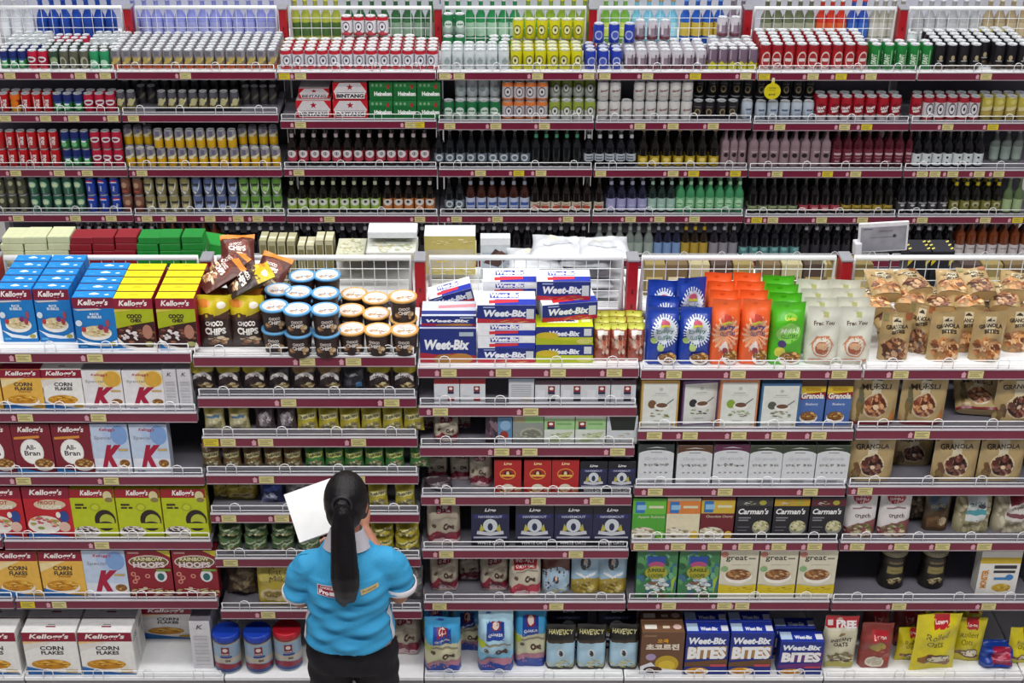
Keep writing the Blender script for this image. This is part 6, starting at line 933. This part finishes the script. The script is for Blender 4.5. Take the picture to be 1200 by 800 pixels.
# trousers
blk = mat('17151b', rough=.75, noise=.12, spec=.25, scale=25, bump=.2)
legs = [ring_loft([((0, 0, .93), .138, .098), ((0, 0, .86), .150, .108), ((0, 0, .80), .168, .118), ((0, .0, .72), .176, .12)])]
for s in (-1, 1): legs.append(tubef([(s * .088, 0, .80), (s * .092, .01, .62), (s * .095, .015, .45), (s * .095, 0, .28), (s * .095, -.005, .075)], [.094, .088, .072, .066, .062], 18))
smooth_union('trousers', legs, .009, blk, root, smooth=5, tweak=lambda p: p + Vector((.0025 * math.sin(p.z * 70 + p.x * 25), .003 * math.sin(p.z * 55 + p.x * 40), 0)))
for s in (-1, 1): smooth_union('shoe', [tubef([(s * .09, -.05, .04), (s * .09, .02, .045), (s * .098, .12, .035), (s * .1, .19, .03)], [.036, .044, .042, .026]), ball((s * .095, .07, .015), (.042, .125, .016))], .007, mat('1b1a20', rough=.4), root, 3)
# polo shirt
def folds(p):
    q = p.copy(); back = 1 if p.y < .02 else .4
    if p.z < 1.17:
        k = max(0, min(1, (1.17 - p.z) / .1)) * (1 - .55 * max(0, min(1, (p.z - .88) / -.06)))
        w = math.sin(p.z * 78 + p.x * 9 + 2.2 * math.sin(p.x * 11 + 1)) * .65 + math.sin(p.z * 128 - p.x * 22 + 1.2) * .35 + .4 * math.sin(p.z * 45 + abs(p.x) * 30)
        q.y -= .014 * k * w * back * (1 if p.y < .02 else -1); q.x *= 1 + .012 * w * k
    else:
        w = math.sin(p.x * 42 + p.z * 30) * .5 + math.sin(p.x * -35 + p.z * 55); q.y -= .0045 * w * (1 if p.y < 0 else -1)
        if abs(p.x) > .15: q.x += .003 * math.sin(p.z * 90 + p.y * 30) * (1 if p.x > 0 else -1)
    return q
SLL, SLR = SHL.lerp(ELL, .80) + Vector((-.012, 0, 0)), SHR.lerp(ELR, .76) + Vector((.012, 0, 0))
torso = ring_loft([((-.004, 0, .845), .176, .138, 2.3), ((-.004, 0, .90), .172, .133, 2.3), ((-.003, -.005, .98), .160, .120, 2.3), ((0, -.01, 1.05), .153, .115, 2.3), ((0, -.008, 1.125), .160, .115, 2.4), ((0, 0, 1.17), .158, .105, 2.2), ((0, .008, 1.222), .118, .085, 2.0), ((0, .015, 1.275), .088, .068), ((0, .02, 1.297), .062, .058)], 36)
sl = [tubef([SHL + Vector((.05, 0, -.045)), SHL + Vector((-.002, 0, -.052)), SHL.lerp(ELL, .4) + Vector((-.012, 0, 0)), SLL], [.055, .064, .063, .066], 22), tubef([SHR + Vector((-.05, 0, -.045)), SHR + Vector((.002, 0, -.052)), SHR.lerp(ELR, .4) + Vector((.012, 0, 0)), SLR], [.055, .064, .063, .066], 22)]
cyan = mat('3796c6', rough=.7, noise=.05, spec=.25, scale=180, bump=.12)
shirt = smooth_union('polo_shirt', [torso] + sl, .0065, cyan, root, smooth=9, tweak=folds)
for m, e, s in ((SLL, ELL, -1), (SLR, ELR, 1)):
    ax = (e - m).normalized(); b = B(rough=.7, noise=.04); up = ax.orthogonal().normalized(); sd = ax.cross(up)
    b.grid([[m + ax * h + (up * math.cos(t) + sd * math.sin(t)) * r for t in [2 * math.pi * k / 28 for k in range(28)]] for h, r in ((-.016, .0635), (-.015, .0685), (.002, .0695), (.010, .068), (.010, .060))], 'd0cdd2', True, True); b.build('sleeve_cuff', root)
b = B(rough=.7, noise=.05)   # the collar: a turned down band round the neck
rows = []
for h, rx, ry, y in ((1.262, .092, .080, .010), (1.285, .080, .072, .014), (1.325, .064, .060, .020), (1.332, .060, .056, .022), (1.300, .058, .054, .020)):
    rows.append([(rx * math.cos(t), y + ry * math.sin(t), h + .012 * math.sin(t) * -1 + (.02 if math.sin(t) < 0 else 0) * 0) for t in [2 * math.pi * k / 32 for k in range(32)]])
b.grid(rows, 'aeabb3', True, True); b.build('collar', root)
def on_back(x, z):       # point on the shirt's back
    hit, loc, nor, ix = shirt.ray_cast(Vector((x, -.6, z)), Vector((0, 1, 0)))
    return loc if hit else Vector((x, -.13, z))
def patch(name, x0, x1, z0, z1, col, ops, rot=0, lift=.003):
    b = B(rough=.6, noise=.05); w, h = x1 - x0, z1 - z0; cx, cz = (x0 + x1) / 2, (z0 + z1) / 2
    def pl(x, y, l):
        dx, dz = x - w / 2, y - h / 2; X, Z = cx + dx * math.cos(rot) - dz * math.sin(rot), cz + dx * math.sin(rot) + dz * math.cos(rot)
        return on_back(X, Z) + Vector((0, -lift - l, 0))
    press(b, [R(0, 0, 1, 1, col)] + ops, w, h, pl, cuts=(8, 3)); b.build(name, root)
patch('badge', -.108, -.022, 1.118, 1.158, 'd8cfd6', [R(.03, .06, .97, .94, '8a1c34'), T('CHOICE', .42, .76, .6, .2, 'e6d8dc', 0, .03), T('Pro', .3, .36, .44, .44, 'f2ecee', 0, .04), R(.55, .2, .95, .5, 'd8c8ce')], .02)
patch('name_patch', .056, .122, 1.132, 1.150, 'b3a070', [T('Promoter', .5, .5, .8, .5, '4a4030', .1, .01)], .2)
b = B(rough=.7, noise=.05)   # white side vents
for s in (-1, 1):
    rows = []
    for z in [.846 + .02 * k for k in range(9)]:
        row = []
        for x_ in (0.0, 1.0):
            hit, loc, nor, ix = shirt.ray_cast(Vector((s * .5, -.062 + .026 * x_ + (z - .85) * .12, z)), Vector((-s, 0, 0)))
            row.append((loc if hit else Vector((s * .17, 0, z))) + Vector((s * .003, -.001, 0)))
        rows.append(row)
    b.grid(rows, 'c9ccd4')
b.build('side_stripe', root)
# hair: a smooth cap drawn back into a ponytail
hm = bpy.data.materials.new('hair'); hm.use_nodes = True; nt = hm.node_tree; pb = nt.nodes['Principled BSDF']; pb.inputs['Base Color'].default_value = (.0045, .0035, .0045, 1); pb.inputs['Roughness'].default_value = .36; pb.inputs['Specular IOR Level'].default_value = .28
tc = nt.nodes.new('ShaderNodeTexCoord'); mp = nt.nodes.new('ShaderNodeMapping'); mp.inputs['Scale'].default_value = (260, 260, 8); nz = nt.nodes.new('ShaderNodeTexNoise'); nz.inputs['Scale'].default_value = 1; bp = nt.nodes.new('ShaderNodeBump'); bp.inputs['Strength'].default_value = .5; bp.inputs['Distance'].default_value = .004
nt.links.new(tc.outputs['Object'], mp.inputs[0]); nt.links.new(mp.outputs[0], nz.inputs['Vector']); nt.links.new(nz.outputs[0], bp.inputs['Height']); nt.links.new(bp.outputs[0], pb.inputs['Normal'])
knot = hd(.0, -.098, .012)
hair = smooth_union('hair', [ball(HEADC + TILT.to_matrix() @ Vector((0, -.012, .012)), (.084, .098, .108), TILT, 20), ball(hd(0, -.045, -.035), (.07, .062, .07), TILT), ball(hd(-.062, .02, -.01), (.024, .045, .06), TILT), ball(hd(.062, .02, -.01), (.024, .045, .06), TILT), tubef([hd(0, -.07, .012), knot, knot + Vector((0, -.02, -.012))], [.04, .034, .03])], .005, hm, root, smooth=5)
pts = [knot + Vector((0, .0, .008)), knot + Vector((.0, -.024, -.03)), knot + Vector((.0, -.036, -.09)), Vector((.0, -.112, 1.275)), Vector((.002, -.130, 1.22)), Vector((.004, -.140, 1.175)), Vector((.0, -.143, 1.14)), Vector((-.006, -.145, 1.115))]
rs = [.026, .034, .044, .050, .054, .050, .038, .012]
rt = random.Random(3); locks = []
def lockline(k):
    a = 2 * math.pi * k / 9; out = []
    for i, p in enumerate(pts): out.append(p + Vector((math.cos(a) * rs[i] * .62, math.sin(a) * rs[i] * .30, (rt.uniform(-.03, .012) if i >= 6 else 0))))
    return out
smooth_union('ponytail', [tubef(pts, [r * .8 for r in rs], 14)] + [tubef(lockline(k), [r * .42 for r in rs], 8) for k in range(9)], .005, hm, root, smooth=3)
b = B(rough=.5, noise=.05); b.tube([knot + Vector((.034 * math.cos(t), -.012 - .012 * math.sin(t) * 0, .034 * math.sin(t))) for t in [2 * math.pi * k / 16 for k in range(17)]], .006, '1c1a22', 8, False); b.build('hair_tie', root)
b = B(rough=.2, noise=0)
for s in (-1, 1):
    g = bmesh.ops.create_uvsphere(b.bm, u_segments=10, v_segments=8, radius=.011)
    for v in g['verts']: v.co += hd(s * .03, .084, .008)
    for fc in set(q for v in g['verts'] for q in v.link_faces): fc.material_index = b.slot('d9d4d0' if False else '2a2020')
b.build('eyes', root)
# the pad she holds
b = B(rough=.6, noise=.04, scale=20)
def bx(w0, w1, h0, h1, n0, n1, col):
    c = [[pc + r2 * w + u2 * h + pn * n for (w, h) in ((w0, h0), (w1, h0), (w1, h1), (w0, h1))] for n in (n0, n1)]
    b.face(c[0][::-1], col); b.face(c[1], col)
    for k in range(4): b.face([c[0][k], c[0][(k + 1) % 4], c[1][(k + 1) % 4], c[1][k]], col)
hw, hh = PADW / 2, PADH / 2
bx(-hw, hw, -hh, hh, -PADT, -PADT * .8, '77757c')
for k in range(7): o_ = .0008 * ((k * 7) % 3 - 1); bx(-hw + .001 + o_, hw - .002 + o_, -hh + .001, hh - .001 - o_, -PADT * .8 + k * PADT * .257, -PADT * .8 + (k + .85) * PADT * .257, 'e9e9e8')
pad = b.build('paper_pad', None); tag(pad, 'thick white paper pad held open before the worker', 'paper pad')
